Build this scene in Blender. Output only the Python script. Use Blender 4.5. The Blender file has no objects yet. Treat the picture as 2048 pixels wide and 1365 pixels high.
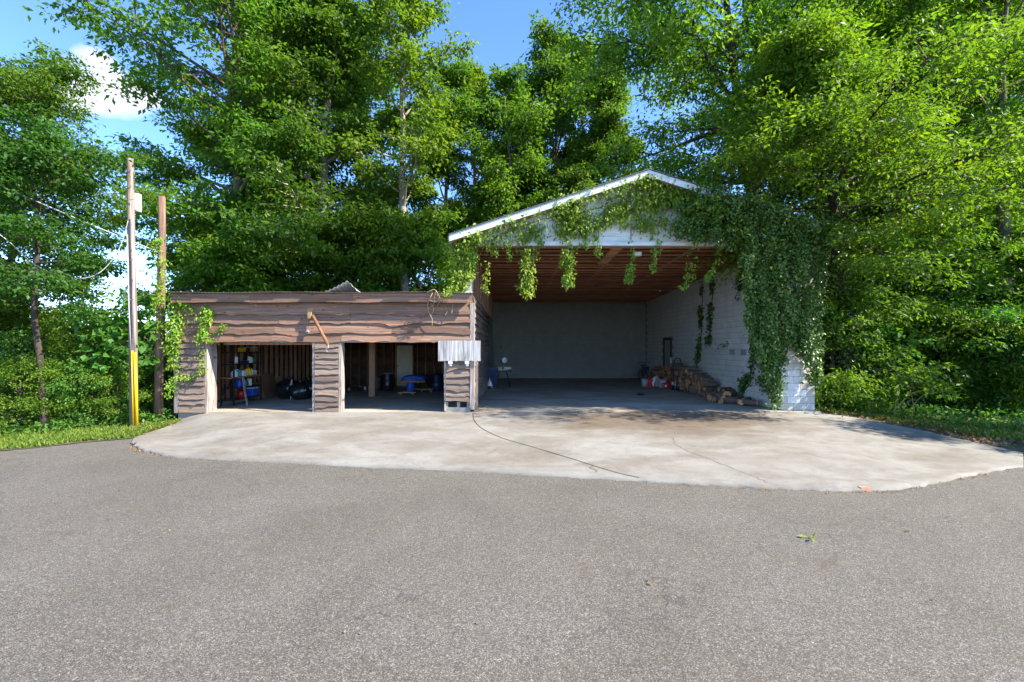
import bpy, math, random
import numpy as np
from mathutils import Vector, Matrix

# ------------------------------------------------------------------ camera, sky, sun, exposure
S = bpy.context.scene
COL = S.collection
EYE, HZ, CX, F = 1.83, 694.0, 1024.0, 910.2
cam = bpy.data.cameras.new('camera'); camo = bpy.data.objects.new('camera', cam); COL.objects.link(camo)
camo.location = (0, 0, EYE); camo.rotation_euler = (math.radians(90), 0, 0)
cam.sensor_width = 36; cam.lens = 16.0; cam.shift_y = (HZ - 682.5) / 2048
cam.clip_start = 0.05; cam.clip_end = 3000
S.camera = camo

SUN_EL = 42.0
SUN_H = Vector((0.95, -0.32, 0)).normalized()          # horizontal direction towards the sun
e = math.radians(SUN_EL)
sun_dir = Vector((SUN_H.x * math.cos(e), SUN_H.y * math.cos(e), math.sin(e)))
sl = bpy.data.lights.new('sun', 'SUN'); so = bpy.data.objects.new('sun', sl); COL.objects.link(so)
sl.energy = 3.8; sl.angle = math.radians(0.7); sl.color = (1.0, 0.925, 0.80)
so.rotation_euler = (-sun_dir).to_track_quat('-Z', 'Y').to_euler()
so.location = (30, -20, 40)

W = bpy.data.worlds.new('World'); S.world = W; W.use_nodes = True
nt = W.node_tree; N = nt.nodes; L = nt.links
bg = N['Background']
sky = N.new('ShaderNodeTexSky'); sky.sky_type = 'NISHITA'; sky.sun_disc = False
sky.sun_elevation = e; sky.sun_rotation = math.atan2(SUN_H.x, SUN_H.y)
sky.altitude = 2200; sky.air_density = 0.85; sky.dust_density = 0.0; sky.ozone_density = 2.5
bg.inputs['Strength'].default_value = 0.15
# one small cumulus low in the sky, seen between the trees
geo = N.new('ShaderNodeNewGeometry')
tc = N.new('ShaderNodeTexCoord')
cd = Vector(((205 - CX) / F, 1.0, (HZ - 172) / F)).normalized()
mp = N.new('ShaderNodeMapping'); mp.inputs['Scale'].default_value = (1, 1, 1)
L.new(tc.outputs['Generated'], mp.inputs['Vector'])
cn = N.new('ShaderNodeTexNoise'); cn.inputs['Scale'].default_value = 14; cn.inputs['Detail'].default_value = 7
L.new(mp.outputs['Vector'], cn.inputs['Vector'])
def vmath(op, a, b=None):
    n = N.new('ShaderNodeVectorMath'); n.operation = op
    L.new(a, n.inputs[0])
    if b is not None:
        if isinstance(b, (tuple, Vector)): n.inputs[1].default_value = b
        else: L.new(b, n.inputs[1])
    return n
def fmath(op, a, b):
    n = N.new('ShaderNodeMath'); n.operation = op
    for i, v in enumerate((a, b)):
        if isinstance(v, (int, float)): n.inputs[i].default_value = v
        else: L.new(v, n.inputs[i])
    return n.outputs[0]
puffs = [((205, 175), .070, .045), ((190, 122), .034, .026), ((265, 185), .05, .022), ((160, 200), .035, .022)]
acc = None
for (px, py), rx, rz in puffs:
    c = Vector(((px - CX) / F, 1.0, (HZ - py) / F)).normalized()
    right = Vector((c.y, -c.x, 0)).normalized(); upv = right.cross(c)
    d1 = N.new('ShaderNodeVectorMath'); d1.operation = 'DOT_PRODUCT'; L.new(tc.outputs['Generated'], d1.inputs[0]); d1.inputs[1].default_value = right
    d2 = N.new('ShaderNodeVectorMath'); d2.operation = 'DOT_PRODUCT'; L.new(tc.outputs['Generated'], d2.inputs[0]); d2.inputs[1].default_value = upv
    d3 = N.new('ShaderNodeVectorMath'); d3.operation = 'DOT_PRODUCT'; L.new(tc.outputs['Generated'], d3.inputs[0]); d3.inputs[1].default_value = c
    a1 = fmath('POWER', fmath('DIVIDE', d1.outputs['Value'], rx), 2.0)
    a2 = fmath('POWER', fmath('DIVIDE', d2.outputs['Value'], rz), 2.0)
    v = fmath('SUBTRACT', 1.0, fmath('ADD', a1, a2))
    v = fmath('MAXIMUM', v, 0.0)
    v = fmath('MULTIPLY', v, fmath('GREATER_THAN', d3.outputs['Value'], 0.0))
    acc = v if acc is None else fmath('MAXIMUM', acc, v)
nz = fmath('MULTIPLY', fmath('SUBTRACT', cn.outputs['Fac'], 0.5), 1.5)
msk = fmath('ADD', acc, nz)
cr = N.new('ShaderNodeValToRGB'); cr.color_ramp.elements[0].position = .18; cr.color_ramp.elements[1].position = .75
cr.color_ramp.elements[0].color = (0, 0, 0, 1); cr.color_ramp.elements[1].color = (.85, .85, .85, 1)
gate = fmath('MULTIPLY', msk, fmath('GREATER_THAN', acc, 0.001))
L.new(gate, cr.inputs['Fac'])
mx = N.new('ShaderNodeMix'); mx.data_type = 'RGBA'
L.new(cr.outputs['Color'], mx.inputs[0]); hs = N.new('ShaderNodeHueSaturation'); hs.inputs['Saturation'].default_value = 1.14; hs.inputs['Value'].default_value = 1.0; hs.inputs['Hue'].default_value = .505
L.new(sky.outputs['Color'], hs.inputs['Color']); L.new(hs.outputs['Color'], mx.inputs[6]); mx.inputs[7].default_value = (2.5, 2.4, 2.65, 1)
L.new(mx.outputs[2], bg.inputs['Color'])

S.view_settings.view_transform = 'Standard'; S.view_settings.look = 'None'
S.view_settings.exposure = 2.0; S.view_settings.gamma = 1.0
S.view_settings.use_curve_mapping = False
S.cycles.max_bounces = 10; S.cycles.transparent_max_bounces = 8
S.cycles.diffuse_bounces = 5; S.cycles.glossy_bounces = 3; S.cycles.transmission_bounces = 6
S.cycles.sample_clamp_indirect = 6.0
S.cycles.use_denoising = True

# ------------------------------------------------------------------ helpers
def P(px, py, Y):
    return Vector(((px - CX) * Y / F, Y, EYE + (HZ - py) * Y / F))
def PZ(px, py, z):
    Y = F * (EYE - z) / (py - HZ)
    return Vector(((px - CX) * Y / F, Y, z))

def tag(o, label=None, cat=None, group=None, kind=None):
    if label: o['label'] = label
    if cat: o['category'] = cat
    if group: o['group'] = group
    if kind: o['kind'] = kind
    return o
def empty(name, loc=(0, 0, 0), label=None, cat=None, group=None, kind=None, rz=0):
    o = bpy.data.objects.new(name, None); COL.objects.link(o); o.location = loc
    o.rotation_euler = (0, 0, rz); o.empty_display_size = .2
    return tag(o, label, cat, group, kind)

class MB:
    def __init__(s): s.v = []; s.f = []; s.m = []; s.sm = []; s.cur = 0; s.smooth = False
    def add(s, vs, fs):
        b = len(s.v); s.v += [tuple(v) for v in vs]
        for f in fs:
            s.f.append([b + i for i in f]); s.m.append(s.cur); s.sm.append(s.smooth)
    def box(s, x0, x1, y0, y1, z0, z1):
        s.add([(x0,y0,z0),(x1,y0,z0),(x1,y1,z0),(x0,y1,z0),(x0,y0,z1),(x1,y0,z1),(x1,y1,z1),(x0,y1,z1)],
              [(0,3,2,1),(4,5,6,7),(0,1,5,4),(1,2,6,5),(2,3,7,6),(3,0,4,7)]); return s
    def obox(s, c, size, M=None):
        c = Vector(c); M = M or Matrix.Identity(3); h = Vector(size) / 2
        vs = [c + M @ Vector((sx*h.x, sy*h.y, sz*h.z)) for sz in (-1,1) for sx, sy in ((-1,-1),(1,-1),(1,1),(-1,1))]
        s.add(vs, [(0,3,2,1),(4,5,6,7),(0,1,5,4),(1,2,6,5),(2,3,7,6),(3,0,4,7)]); return s
    def bar(s, a, b, w, h=None, up=(0,0,1)):
        a, b = Vector(a), Vector(b); d = (b - a); ln = d.length; d.normalize()
        u = Vector(up)
        if abs(d.dot(u)) > .98: u = Vector((1,0,0))
        r = d.cross(u).normalized(); u2 = r.cross(d)
        M = Matrix((r, d, u2)).transposed()
        return s.obox((a + b) / 2, (w, ln, h or w), M)
    def tube(s, pts, rad, n=8, cap=True):
        pts = [Vector(p) for p in pts]
        if not hasattr(rad, '__len__'): rad = [rad] * len(pts)
        rings = []; prev = None
        for i, p in enumerate(pts):
            d = (pts[min(i+1, len(pts)-1)] - pts[max(i-1, 0)])
            if d.length < 1e-6: d = Vector((0,0,1))
            d.normalize()
            if prev is None:
                a = Vector((1,0,0)) if abs(d.x) < .8 else Vector((0,1,0))
                r = (a - d * a.dot(d)).normalized()
            else:
                r = (prev - d * prev.dot(d))
                r = r.normalized() if r.length > 1e-5 else d.orthogonal().normalized()
            prev = r; q = d.cross(r)
            rings.append([p + (r * math.cos(t) + q * math.sin(t)) * rad[i] for t in [2*math.pi*k/n for k in range(n)]])
        vs = [v for rg in rings for v in rg]; fs = []
        for i in range(len(pts)-1):
            for k in range(n):
                k2 = (k+1) % n
                fs.append((i*n+k, i*n+k2, (i+1)*n+k2, (i+1)*n+k))
        if cap:
            fs.append(tuple(range(n-1, -1, -1))); fs.append(tuple((len(pts)-1)*n+k for k in range(n)))
        s.add(vs, fs); return s
    def lathe(s, prof, c=(0,0,0), n=16, M=None):
        c = Vector(c); M = M or Matrix.Identity(3)
        vs = []; fs = []
        for r, z in prof:
            for k in range(n):
                t = 2*math.pi*k/n; vs.append(c + M @ Vector((r*math.cos(t), r*math.sin(t), z)))
        for i in range(len(prof)-1):
            for k in range(n):
                k2 = (k+1) % n; fs.append((i*n+k, i*n+k2, (i+1)*n+k2, (i+1)*n+k))
        fs.append(tuple(range(n-1,-1,-1))); fs.append(tuple((len(prof)-1)*n+k for k in range(n)))
        s.add(vs, fs); return s
    def prism(s, poly, y0, y1):   # poly in (x,z)
        n = len(poly)
        vs = [(x, y0, z) for x, z in poly] + [(x, y1, z) for x, z in poly]
        fs = [tuple(range(n)), tuple(range(2*n-1, n-1, -1))]
        for k in range(n):
            k2 = (k+1) % n; fs.append((k2, k, n+k, n+k2))
        s.add(vs, fs); return s
    def build(s, name, mats, parent=None, origin=None, **kw):
        me = bpy.data.meshes.new(name)
        o0 = Vector(origin) if origin is not None else (Vector(parent.location) if parent is not None else Vector((0,0,0)))
        vs = [(x-o0.x, y-o0.y, z-o0.z) for x, y, z in s.v]
        me.from_pydata(vs, [], s.f)
        if not isinstance(mats, (list, tuple)): mats = [mats]
        for m in mats: me.materials.append(m)
        me.polygons.foreach_set('material_index', s.m)
        me.polygons.foreach_set('use_smooth', s.sm)
        me.update()
        o = bpy.data.objects.new(name, me); COL.objects.link(o)
        if parent is not None: o.parent = parent
        else: o.location = o0
        return tag(o, **kw)

def copy_tree(o, parent=None):
    c = o.copy(); COL.objects.link(c)
    if parent: c.parent = parent
    for ch in o.children: copy_tree(ch, c)
    return c

# sub-part building: parts with identity transform under a root at ORIGIN keep world coordinates minus the root's location
def sub(mb, name, m, part, root, **kw):
    o = mb.build(name, m, None, origin=root.location)
    o.location = (0, 0, 0); o.parent = part
    return tag(o, **kw)

# ------------------------------------------------------------------ materials
def newmat(name):
    m = bpy.data.materials.new(name); m.use_nodes = True
    t = m.node_tree; return m, t.nodes, t.links, t.nodes['Principled BSDF']
def ramp(N, L, fac, cols):
    r = N.new('ShaderNodeValToRGB'); el = r.color_ramp.elements
    while len(el) < len(cols): el.new(.5)
    for k, (p, c) in enumerate(cols):
        el[k].position = p; el[k].color = (*c, 1) if len(c) == 3 else c
    L.new(fac, r.inputs['Fac']); return r.outputs['Color']
def mapping(N, L, scale, rot=(0,0,0), loc=(0,0,0), coord='pos'):
    if coord == 'pos':
        g = N.new('ShaderNodeNewGeometry').outputs['Position']
    else:
        g = N.new('ShaderNodeTexCoord').outputs['Object']
    m = N.new('ShaderNodeMapping'); m.inputs['Scale'].default_value = scale; m.inputs['Rotation'].default_value = rot; m.inputs['Location'].default_value = loc
    L.new(g, m.inputs['Vector']); return m.outputs['Vector']
def noise(N, L, vec, scale=1.0, detail=6, rough=.55, dist=0.0):
    n = N.new('ShaderNodeTexNoise'); n.inputs['Scale'].default_value = scale; n.inputs['Detail'].default_value = detail
    n.inputs['Roughness'].default_value = rough; n.inputs['Distortion'].default_value = dist
    L.new(vec, n.inputs['Vector']); return n.outputs['Fac']
def mixc(N, L, fac, a, b, mode='MIX'):
    m = N.new('ShaderNodeMix'); m.data_type = 'RGBA'; m.blend_type = mode
    for i, v in ((0, fac), (6, a), (7, b)):
        if isinstance(v, (int, float)): m.inputs[i].default_value = v
        elif isinstance(v, tuple): m.inputs[i].default_value = (*v, 1) if len(v) == 3 else v
        else: L.new(v, m.inputs[i])
    return m.outputs[2]
def mth(N, L, op, a, b=0.0, c=None):
    n = N.new('ShaderNodeMath'); n.operation = op
    for i, v in enumerate((a, b) if c is None else (a, b, c)):
        if isinstance(v, (int, float)): n.inputs[i].default_value = v
        else: L.new(v, n.inputs[i])
    return n.outputs[0]
def bump(N, L, B, h, strength=.4, dist=.02):
    b = N.new('ShaderNodeBump'); b.inputs['Strength'].default_value = strength; b.inputs['Distance'].default_value = dist
    L.new(h, b.inputs['Height']); L.new(b.outputs['Normal'], B.inputs['Normal'])
def objrand(N): return N.new('ShaderNodeObjectInfo').outputs['Random']
def hsv(N, L, col, val, sat=1.0, hue=.5):
    h = N.new('ShaderNodeHueSaturation')
    for k, v in (('Value', val), ('Saturation', sat), ('Hue', hue)):
        if isinstance(v, (int, float)): h.inputs[k].default_value = v
        else: L.new(v, h.inputs[k])
    L.new(col, h.inputs['Color']); return h.outputs['Color']

def simple(name, c1, c2=None, scale=(3,3,3), rough=.6, b=.15, metal=0.0, rnd=.0, spec=.4, coord='pos', ns=1.0):
    m, N, L, B = newmat(name)
    c2 = c2 or tuple(x*.75 for x in c1)
    f = noise(N, L, mapping(N, L, scale, coord=coord), ns)
    col = ramp(N, L, f, [(.3, c2), (.7, c1)])
    if rnd: col = hsv(N, L, col, mth(N, L, 'MULTIPLY_ADD', objrand(N), rnd, 1-rnd/2))
    L.new(col, B.inputs['Base Color']); B.inputs['Roughness'].default_value = rough; B.inputs['Metallic'].default_value = metal
    B.inputs['Specular IOR Level'].default_value = spec
    if b: bump(N, L, B, f, b, .01)
    return m

def wood(name, dark, light, red=None, grain=(1.4, 9, 30), redamt=.5, rnd=.5, rough=.85, knots=True):
    """weathered sawn board: stretched grain, broad tone patches, raw orange patches and dark knots"""
    m, N, L, B = newmat(name)
    v = mapping(N, L, grain)
    off = N.new('ShaderNodeVectorMath'); off.operation = 'ADD'
    cmb = N.new('ShaderNodeCombineXYZ'); r0 = objrand(N)
    for k, s in enumerate((17.0, 9.0, 31.0)): L.new(mth(N, L, 'MULTIPLY', r0, s), cmb.inputs[k])
    L.new(v, off.inputs[0]); L.new(cmb.outputs[0], off.inputs[1])
    g = noise(N, L, off.outputs[0], 1.0, 8, .62, .6)
    col = ramp(N, L, g, [(.25, tuple(x*.8 for x in dark)), (.42, dark), (.72, light)])
    v2 = mapping(N, L, (grain[0]*.9, 2, grain[2]*.16) if grain[0] < 5 else (grain[0]*.16, 2, grain[2]*.9))
    off2 = N.new('ShaderNodeVectorMath'); off2.operation = 'ADD'; L.new(v2, off2.inputs[0]); L.new(cmb.outputs[0], off2.inputs[1])
    p = noise(N, L, off2.outputs[0], 1.0, 4, .6, .8)
    if red:
        mask = ramp(N, L, p, [(.52, (0,0,0)), (.74, (redamt*.6,)*3)])
        col = mixc(N, L, mask, col, red)
        # sharp raw-orange shakes
        p2 = noise(N, L, off2.outputs[0], 2.3, 3, .5, 1.6)
        mask2 = ramp(N, L, p2, [(.63, (0,0,0)), (.68, (.7,)*3)])
        col = mixc(N, L, mask2, col, tuple(min(1, x*1.55) for x in red))
    dk = noise(N, L, off2.outputs[0], .8, 5, .7)
    col = mixc(N, L, ramp(N, L, dk, [(.30, (.22,)*3), (.46, (0,0,0))]), col, tuple(x*.5 for x in dark))
    if knots:
        vo = N.new('ShaderNodeTexVoronoi'); vo.inputs['Scale'].default_value = 1.0
        vk = mapping(N, L, (2.4, 1, 6.5) if grain[0] < 5 else (6.5, 1, 2.4))
        o3 = N.new('ShaderNodeVectorMath'); o3.operation = 'ADD'; L.new(vk, o3.inputs[0]); L.new(cmb.outputs[0], o3.inputs[1])
        L.new(o3.outputs[0], vo.inputs['Vector'])
        km = ramp(N, L, vo.outputs['Distance'], [(.07, (.85,)*3), (.14, (0,0,0))])
        col = mixc(N, L, km, col, tuple(x*.3 for x in dark))
    col = hsv(N, L, col, mth(N, L, 'MULTIPLY_ADD', r0, rnd, 1-rnd*.5))
    L.new(col, B.inputs['Base Color']); B.inputs['Roughness'].default_value = rough
    B.inputs['Specular IOR Level'].default_value = .25
    bump(N, L, B, g, .35, .01)
    return m

M = {}
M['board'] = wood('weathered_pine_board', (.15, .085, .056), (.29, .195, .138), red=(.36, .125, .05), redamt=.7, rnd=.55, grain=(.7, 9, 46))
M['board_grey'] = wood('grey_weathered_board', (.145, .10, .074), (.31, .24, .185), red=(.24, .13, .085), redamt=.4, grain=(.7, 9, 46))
M['board_side'] = wood('side_wall_board', (.12, .09, .072), (.30, .24, .19), red=(.2, .1, .06), redamt=.35, grain=(9, 1.4, 30))  # bay-side wall boards, grain running along Y
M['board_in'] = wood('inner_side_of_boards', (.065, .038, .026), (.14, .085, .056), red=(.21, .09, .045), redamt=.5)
M['trim'] = wood('bleached_trim_board', (.21, .17, .145), (.47, .41, .36), red=(.3, .19, .13), redamt=.35, grain=(26, 9, 1.3))
M['stud'] = wood('red_brown_stud', (.25, .135, .085), (.44, .28, .19), red=(.3, .12, .055), redamt=.5, grain=(24, 24, 1.2), knots=False)
M['stud_orange'] = wood('raw_orange_stud', (.30, .13, .05), (.46, .23, .10), grain=(24, 24, 1.2), knots=False)
M['joist'] = wood('joist_wood', (.24, .105, .055), (.42, .21, .12), red=(.36, .14, .06), redamt=.5, grain=(1.1, 20, 24), knots=False)
M['joist_new'] = wood('new_lumber', (.42, .2, .09), (.55, .30, .15), grain=(1.1, 20, 24), knots=False)
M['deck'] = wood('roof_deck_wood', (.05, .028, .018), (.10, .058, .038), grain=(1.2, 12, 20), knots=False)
M['runner'] = wood('grey_brace_wood', (.22, .2, .18), (.36, .33, .3), grain=(20, 1.2, 20), knots=False)
M['ply_grey'] = wood('weathered_plywood', (.22, .205, .19), (.66, .64, .61), grain=(22, 8, 1.1), knots=False, rnd=.1)
M['ply_brown'] = wood('brown_wall_sheet', (.16, .085, .045), (.26, .15, .085), grain=(6, 6, 1.5), knots=False)
M['pole'] = wood('utility_pole_wood', (.15, .105, .085), (.33, .27, .235), red=(.22, .12, .07), redamt=.3, grain=(22, 22, .9), knots=False)
M['pole_dark'] = wood('brown_pole_wood', (.13, .075, .05), (.27, .18, .135), red=(.2, .09, .05), redamt=.5, grain=(22, 22, .9), knots=False)
M['white'] = simple('white_paint', (.74, .74, .74), (.50, .52, .48), (2, 2, 6), .55, .08, rnd=.06)
M['soffit'] = simple('tan_soffit', (.42, .36, .26), (.36, .30, .2), (2, 2, 2), .7, .05)
M['metal_grey'] = simple('galvanised_metal', (.5, .5, .5), (.36, .36, .37), (9, 9, 9), .42, .05, metal=.75)
M['grey_box'] = simple('grey_meter_box_paint', (.62, .64, .66), (.5, .52, .54), (5, 5, 5), .45, .03)
M['rust'] = simple('rusty_pipe', (.30, .15, .07), (.16, .07, .035), (14, 14, 14), .75, .3, metal=.2)
M['rust_plate'] = simple('rusty_plate', (.42, .30, .14), (.22, .12, .05), (24, 24, 24), .8, .3)
M['chain'] = simple('pale_chain', (.42, .38, .32), None, (9, 9, 9), .6, .1, metal=.3)
M['yellow'] = simple('yellow_guard_plastic', (.80, .47, .015), (.68, .36, .01), (4, 4, 3), .4, .05)
M['wire'] = simple('weathered_cable', (.42, .41, .40), (.3, .3, .3), (3, 3, 3), .6, 0)
M['wire_dark'] = simple('dark_cable', (.1, .1, .1), (.06, .06, .06), (3, 3, 3), .6, 0)
M['black'] = simple('black_plastic', (.02, .021, .024), (.012, .012, .014), (5, 5, 5), .32, .05, spec=.5)
M['blackmetal'] = simple('black_metal', (.03, .03, .032), (.02, .02, .02), (5, 5, 5), .45, .03, metal=.3)
M['sack'] = simple('black_sack_plastic', (.018, .018, .02), (.01, .01, .012), (8, 8, 8), .22, .5, spec=.6)
M['blue'] = simple('blue_plastic', (.025, .09, .42), (.015, .06, .3), (4, 4, 4), .35, .05)
M['darkblue'] = simple('dark_blue_plastic', (.018, .035, .10), (.012, .022, .07), (4, 4, 4), .4, .05)
M['bluelabel'] = simple('pale_blue_label', (.28, .5, .72), (.2, .42, .66), (9, 9, 9), .5, 0)
M['red'] = simple('red_plastic', (.55, .025, .02), (.4, .015, .015), (5, 5, 5), .35, .03)
M['plast_white'] = simple('white_plastic', (.72, .72, .70), (.6, .6, .58), (6, 6, 6), .4, .03)
M['teal'] = simple('teal_plastic', (.05, .34, .28), (.04, .27, .22), (6, 6, 6), .4, 0)
M['green'] = simple('dark_green_plastic', (.03, .12, .08), (.02, .09, .06), (6, 6, 6), .4, 0)
M['yel'] = simple('yellow_plastic', (.75, .55, .02), (.65, .45, .015), (6, 6, 6), .4, 0)
M['pink'] = simple('pale_pink_plastic', (.62, .45, .52), None, (6, 6, 6), .4, 0)
M['beige'] = simple('beige_card', (.45, .35, .27), None, (6, 6, 6), .7, 0)
M['greyplast'] = simple('grey_plastic_pail', (.36, .38, .38), (.28, .3, .3), (6, 6, 6), .5, .04)
M['plywood'] = simple('raw_plywood', (.42, .29, .17), (.32, .21, .12), (1.5, 6, 9), .7, .1)
M['panel_brown'] = simple('brown_hardboard', (.26, .135, .08), (.2, .1, .06), (3, 3, 3), .7, .05)
M['door'] = simple('off_white_door_paint', (.66, .60, .50), (.54, .48, .39), (3, 3, 1.5), .5, .05)
M['silver'] = simple('cast_aluminium', (.34, .32, .27), (.22, .2, .17), (12, 12, 12), .4, .05, metal=.5)
M['mortar'] = simple('mortar', (.30, .30, .30), (.22, .22, .22), (20, 20, 20), .9, .2)
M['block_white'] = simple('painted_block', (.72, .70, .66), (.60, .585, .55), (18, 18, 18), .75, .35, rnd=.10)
M['block_inner'] = simple('inner_painted_block', (.56, .535, .48), (.45, .43, .385), (3, 3, 3), .8, .25, rnd=.10)  # darker, warmer tone than the pillar's painted block
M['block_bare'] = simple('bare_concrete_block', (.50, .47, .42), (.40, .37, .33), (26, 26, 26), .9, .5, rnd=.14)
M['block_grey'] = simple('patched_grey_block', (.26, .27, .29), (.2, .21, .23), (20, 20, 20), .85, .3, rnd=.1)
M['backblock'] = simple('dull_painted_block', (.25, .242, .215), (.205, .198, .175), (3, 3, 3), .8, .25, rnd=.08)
M['foundation'] = simple('foundation_concrete', (.30, .275, .235), (.2, .185, .155), (7, 7, 7), .9, .3)
M['shingle'] = simple('asphalt_shingle', (.11, .11, .115), (.06, .06, .06), (10, 30, 10), .9, .3)
M['tin_light'] = simple('bare_tin', (.5, .48, .45), (.34, .32, .29), (3, 1.2, 3), .55, .08, metal=.2)
M['tin'] = simple('weathered_tin', (.27, .22, .18), (.15, .105, .075), (3, 1.2, 3), .55, .08, metal=.2, rnd=.15)
M['vine_stem'] = simple('dry_vine_stem', (.40, .29, .18), (.24, .16, .09), (12, 12, 12), .85, .1)
M['brick_chip'] = simple('broken_brick', (.52, .25, .15), (.4, .17, .1), (12, 12, 12), .9, .3)
M['dark_rubber'] = simple('joint_filler', (.06, .055, .05), (.035, .03, .03), (14, 14, 14), .9, .1)
M['earth'] = simple('leaf_litter', (.15, .10, .06), (.055, .042, .024), (9, 9, 9), .95, .6)

# bark
def bark(name, c1, c2, grain=(9, 9, 1.6)):
    m, N, L, B = newmat(name)
    v = mapping(N, L, grain, coord='obj'); g = noise(N, L, v, 1.3, 8, .65, .8)
    p = noise(N, L, mapping(N, L, (1.2, 1.2, .8), coord='obj'), 1.0, 4)
    col = ramp(N, L, g, [(.3, c2), (.65, c1)])
    col = mixc(N, L, ramp(N, L, p, [(.5, (0,0,0)), (.7, (.5,)*3)]), col, tuple(x*1.5 for x in c1))
    L.new(col, B.inputs['Base Color']); B.inputs['Roughness'].default_value = .9; B.inputs['Specular IOR Level'].default_value = .15
    bump(N, L, B, g, .8, .03); return m
M['bark'] = bark('grey_brown_bark', (.17, .135, .10), (.06, .045, .033))
M['bark_pale'] = bark('pale_poplar_bark', (.34, .29, .22), (.17, .14, .10))
M['bark_dark'] = bark('dark_bark', (.075, .058, .043), (.03, .024, .018))
M['logbark'] = bark('firewood_bark', (.20, .14, .105), (.07, .046, .034), (14, 3, 14))
def cutwood():
    m, N, L, B = newmat('cut_log_end')
    v = mapping(N, L, (1, 1, 1), coord='obj')
    w = N.new('ShaderNodeTexWave'); w.wave_type = 'RINGS'; w.rings_direction = 'Y'; w.inputs['Scale'].default_value = 16; w.inputs['Distortion'].default_value = 2.5
    L.new(v, w.inputs['Vector'])
    col = ramp(N, L, w.outputs['Fac'], [(.2, (.36, .15, .06)), (.8, (.60, .32, .14))])
    col = hsv(N, L, col, mth(N, L, 'MULTIPLY_ADD', objrand(N), .6, .65))
    L.new(col, B.inputs['Base Color']); B.inputs['Roughness'].default_value = .85; return m
M['cut'] = cutwood()

# leaves: two-sided thin leaf, per-leaf tint stored with the mesh, translucent when lit from behind
def leafmat(name, dark, mid, light, trans=.38, rough=.5, spec=.3, back=1.0):
    m, N, L, B = newmat(name)
    a = N.new('ShaderNodeAttribute'); a.attribute_name = 'tint'
    col = ramp(N, L, a.outputs['Fac'], [(0, dark), (.5, mid), (1, light)])
    r = objrand(N)
    col = hsv(N, L, col, mth(N, L, 'MULTIPLY_ADD', r, .3, .86), 1.0, mth(N, L, 'MULTIPLY_ADD', r, .02, .49))
    L.new(col, B.inputs['Base Color']); B.inputs['Roughness'].default_value = rough; B.inputs['Specular IOR Level'].default_value = spec
    tr = N.new('ShaderNodeBsdfTranslucent')
    tcol = mixc(N, L, 1.0, col, (1.5, 1.6, .5), 'MULTIPLY')
    L.new(tcol, tr.inputs['Color'])
    ms = N.new('ShaderNodeMixShader'); ms.inputs[0].default_value = trans
    L.new(B.outputs[0], ms.inputs[1]); L.new(tr.outputs[0], ms.inputs[2])
    L.new(ms.outputs[0], N['Material Output'].inputs['Surface'])
    return m
M['leaf'] = leafmat('hardwood_leaf', (.036, .092, .012), (.08, .172, .018), (.16, .25, .03), trans=.5)
M['leaf_lime'] = leafmat('lime_leaf', (.05, .118, .012), (.112, .208, .018), (.22, .29, .032), trans=.5)
M['leaf_dark'] = leafmat('deep_green_leaf', (.024, .075, .012), (.045, .13, .018), (.085, .19, .03), trans=.48)
M['leaf_shrub'] = leafmat('shrub_leaf', (.04, .10, .015), (.07, .18, .022), (.13, .25, .04), spec=.35)
M['leaf_big'] = leafmat('broad_leaf', (.05, .16, .025), (.08, .24, .035), (.13, .30, .05), trans=.42)
M['creeper'] = leafmat('creeper_leaf', (.07, .155, .015), (.155, .265, .025), (.30, .37, .05), trans=.35, spec=.2)
M['ivy'] = leafmat('glossy_ivy_leaf', (.03, .062, .010), (.065, .125, .018), (.15, .21, .04), trans=.15, rough=.36, spec=.38)
M['grassm'] = leafmat('grass_blade', (.06, .12, .014), (.12, .20, .022), (.24, .28, .05), trans=.35)
M['farleaf'] = leafmat('distant_leaf', (.05, .10, .02), (.09, .15, .03), (.15, .20, .05), trans=.3)
M['deadleaf'] = leafmat('fallen_leaf', (.12, .06, .02), (.22, .12, .05), (.34, .22, .10), trans=.1)

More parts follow.
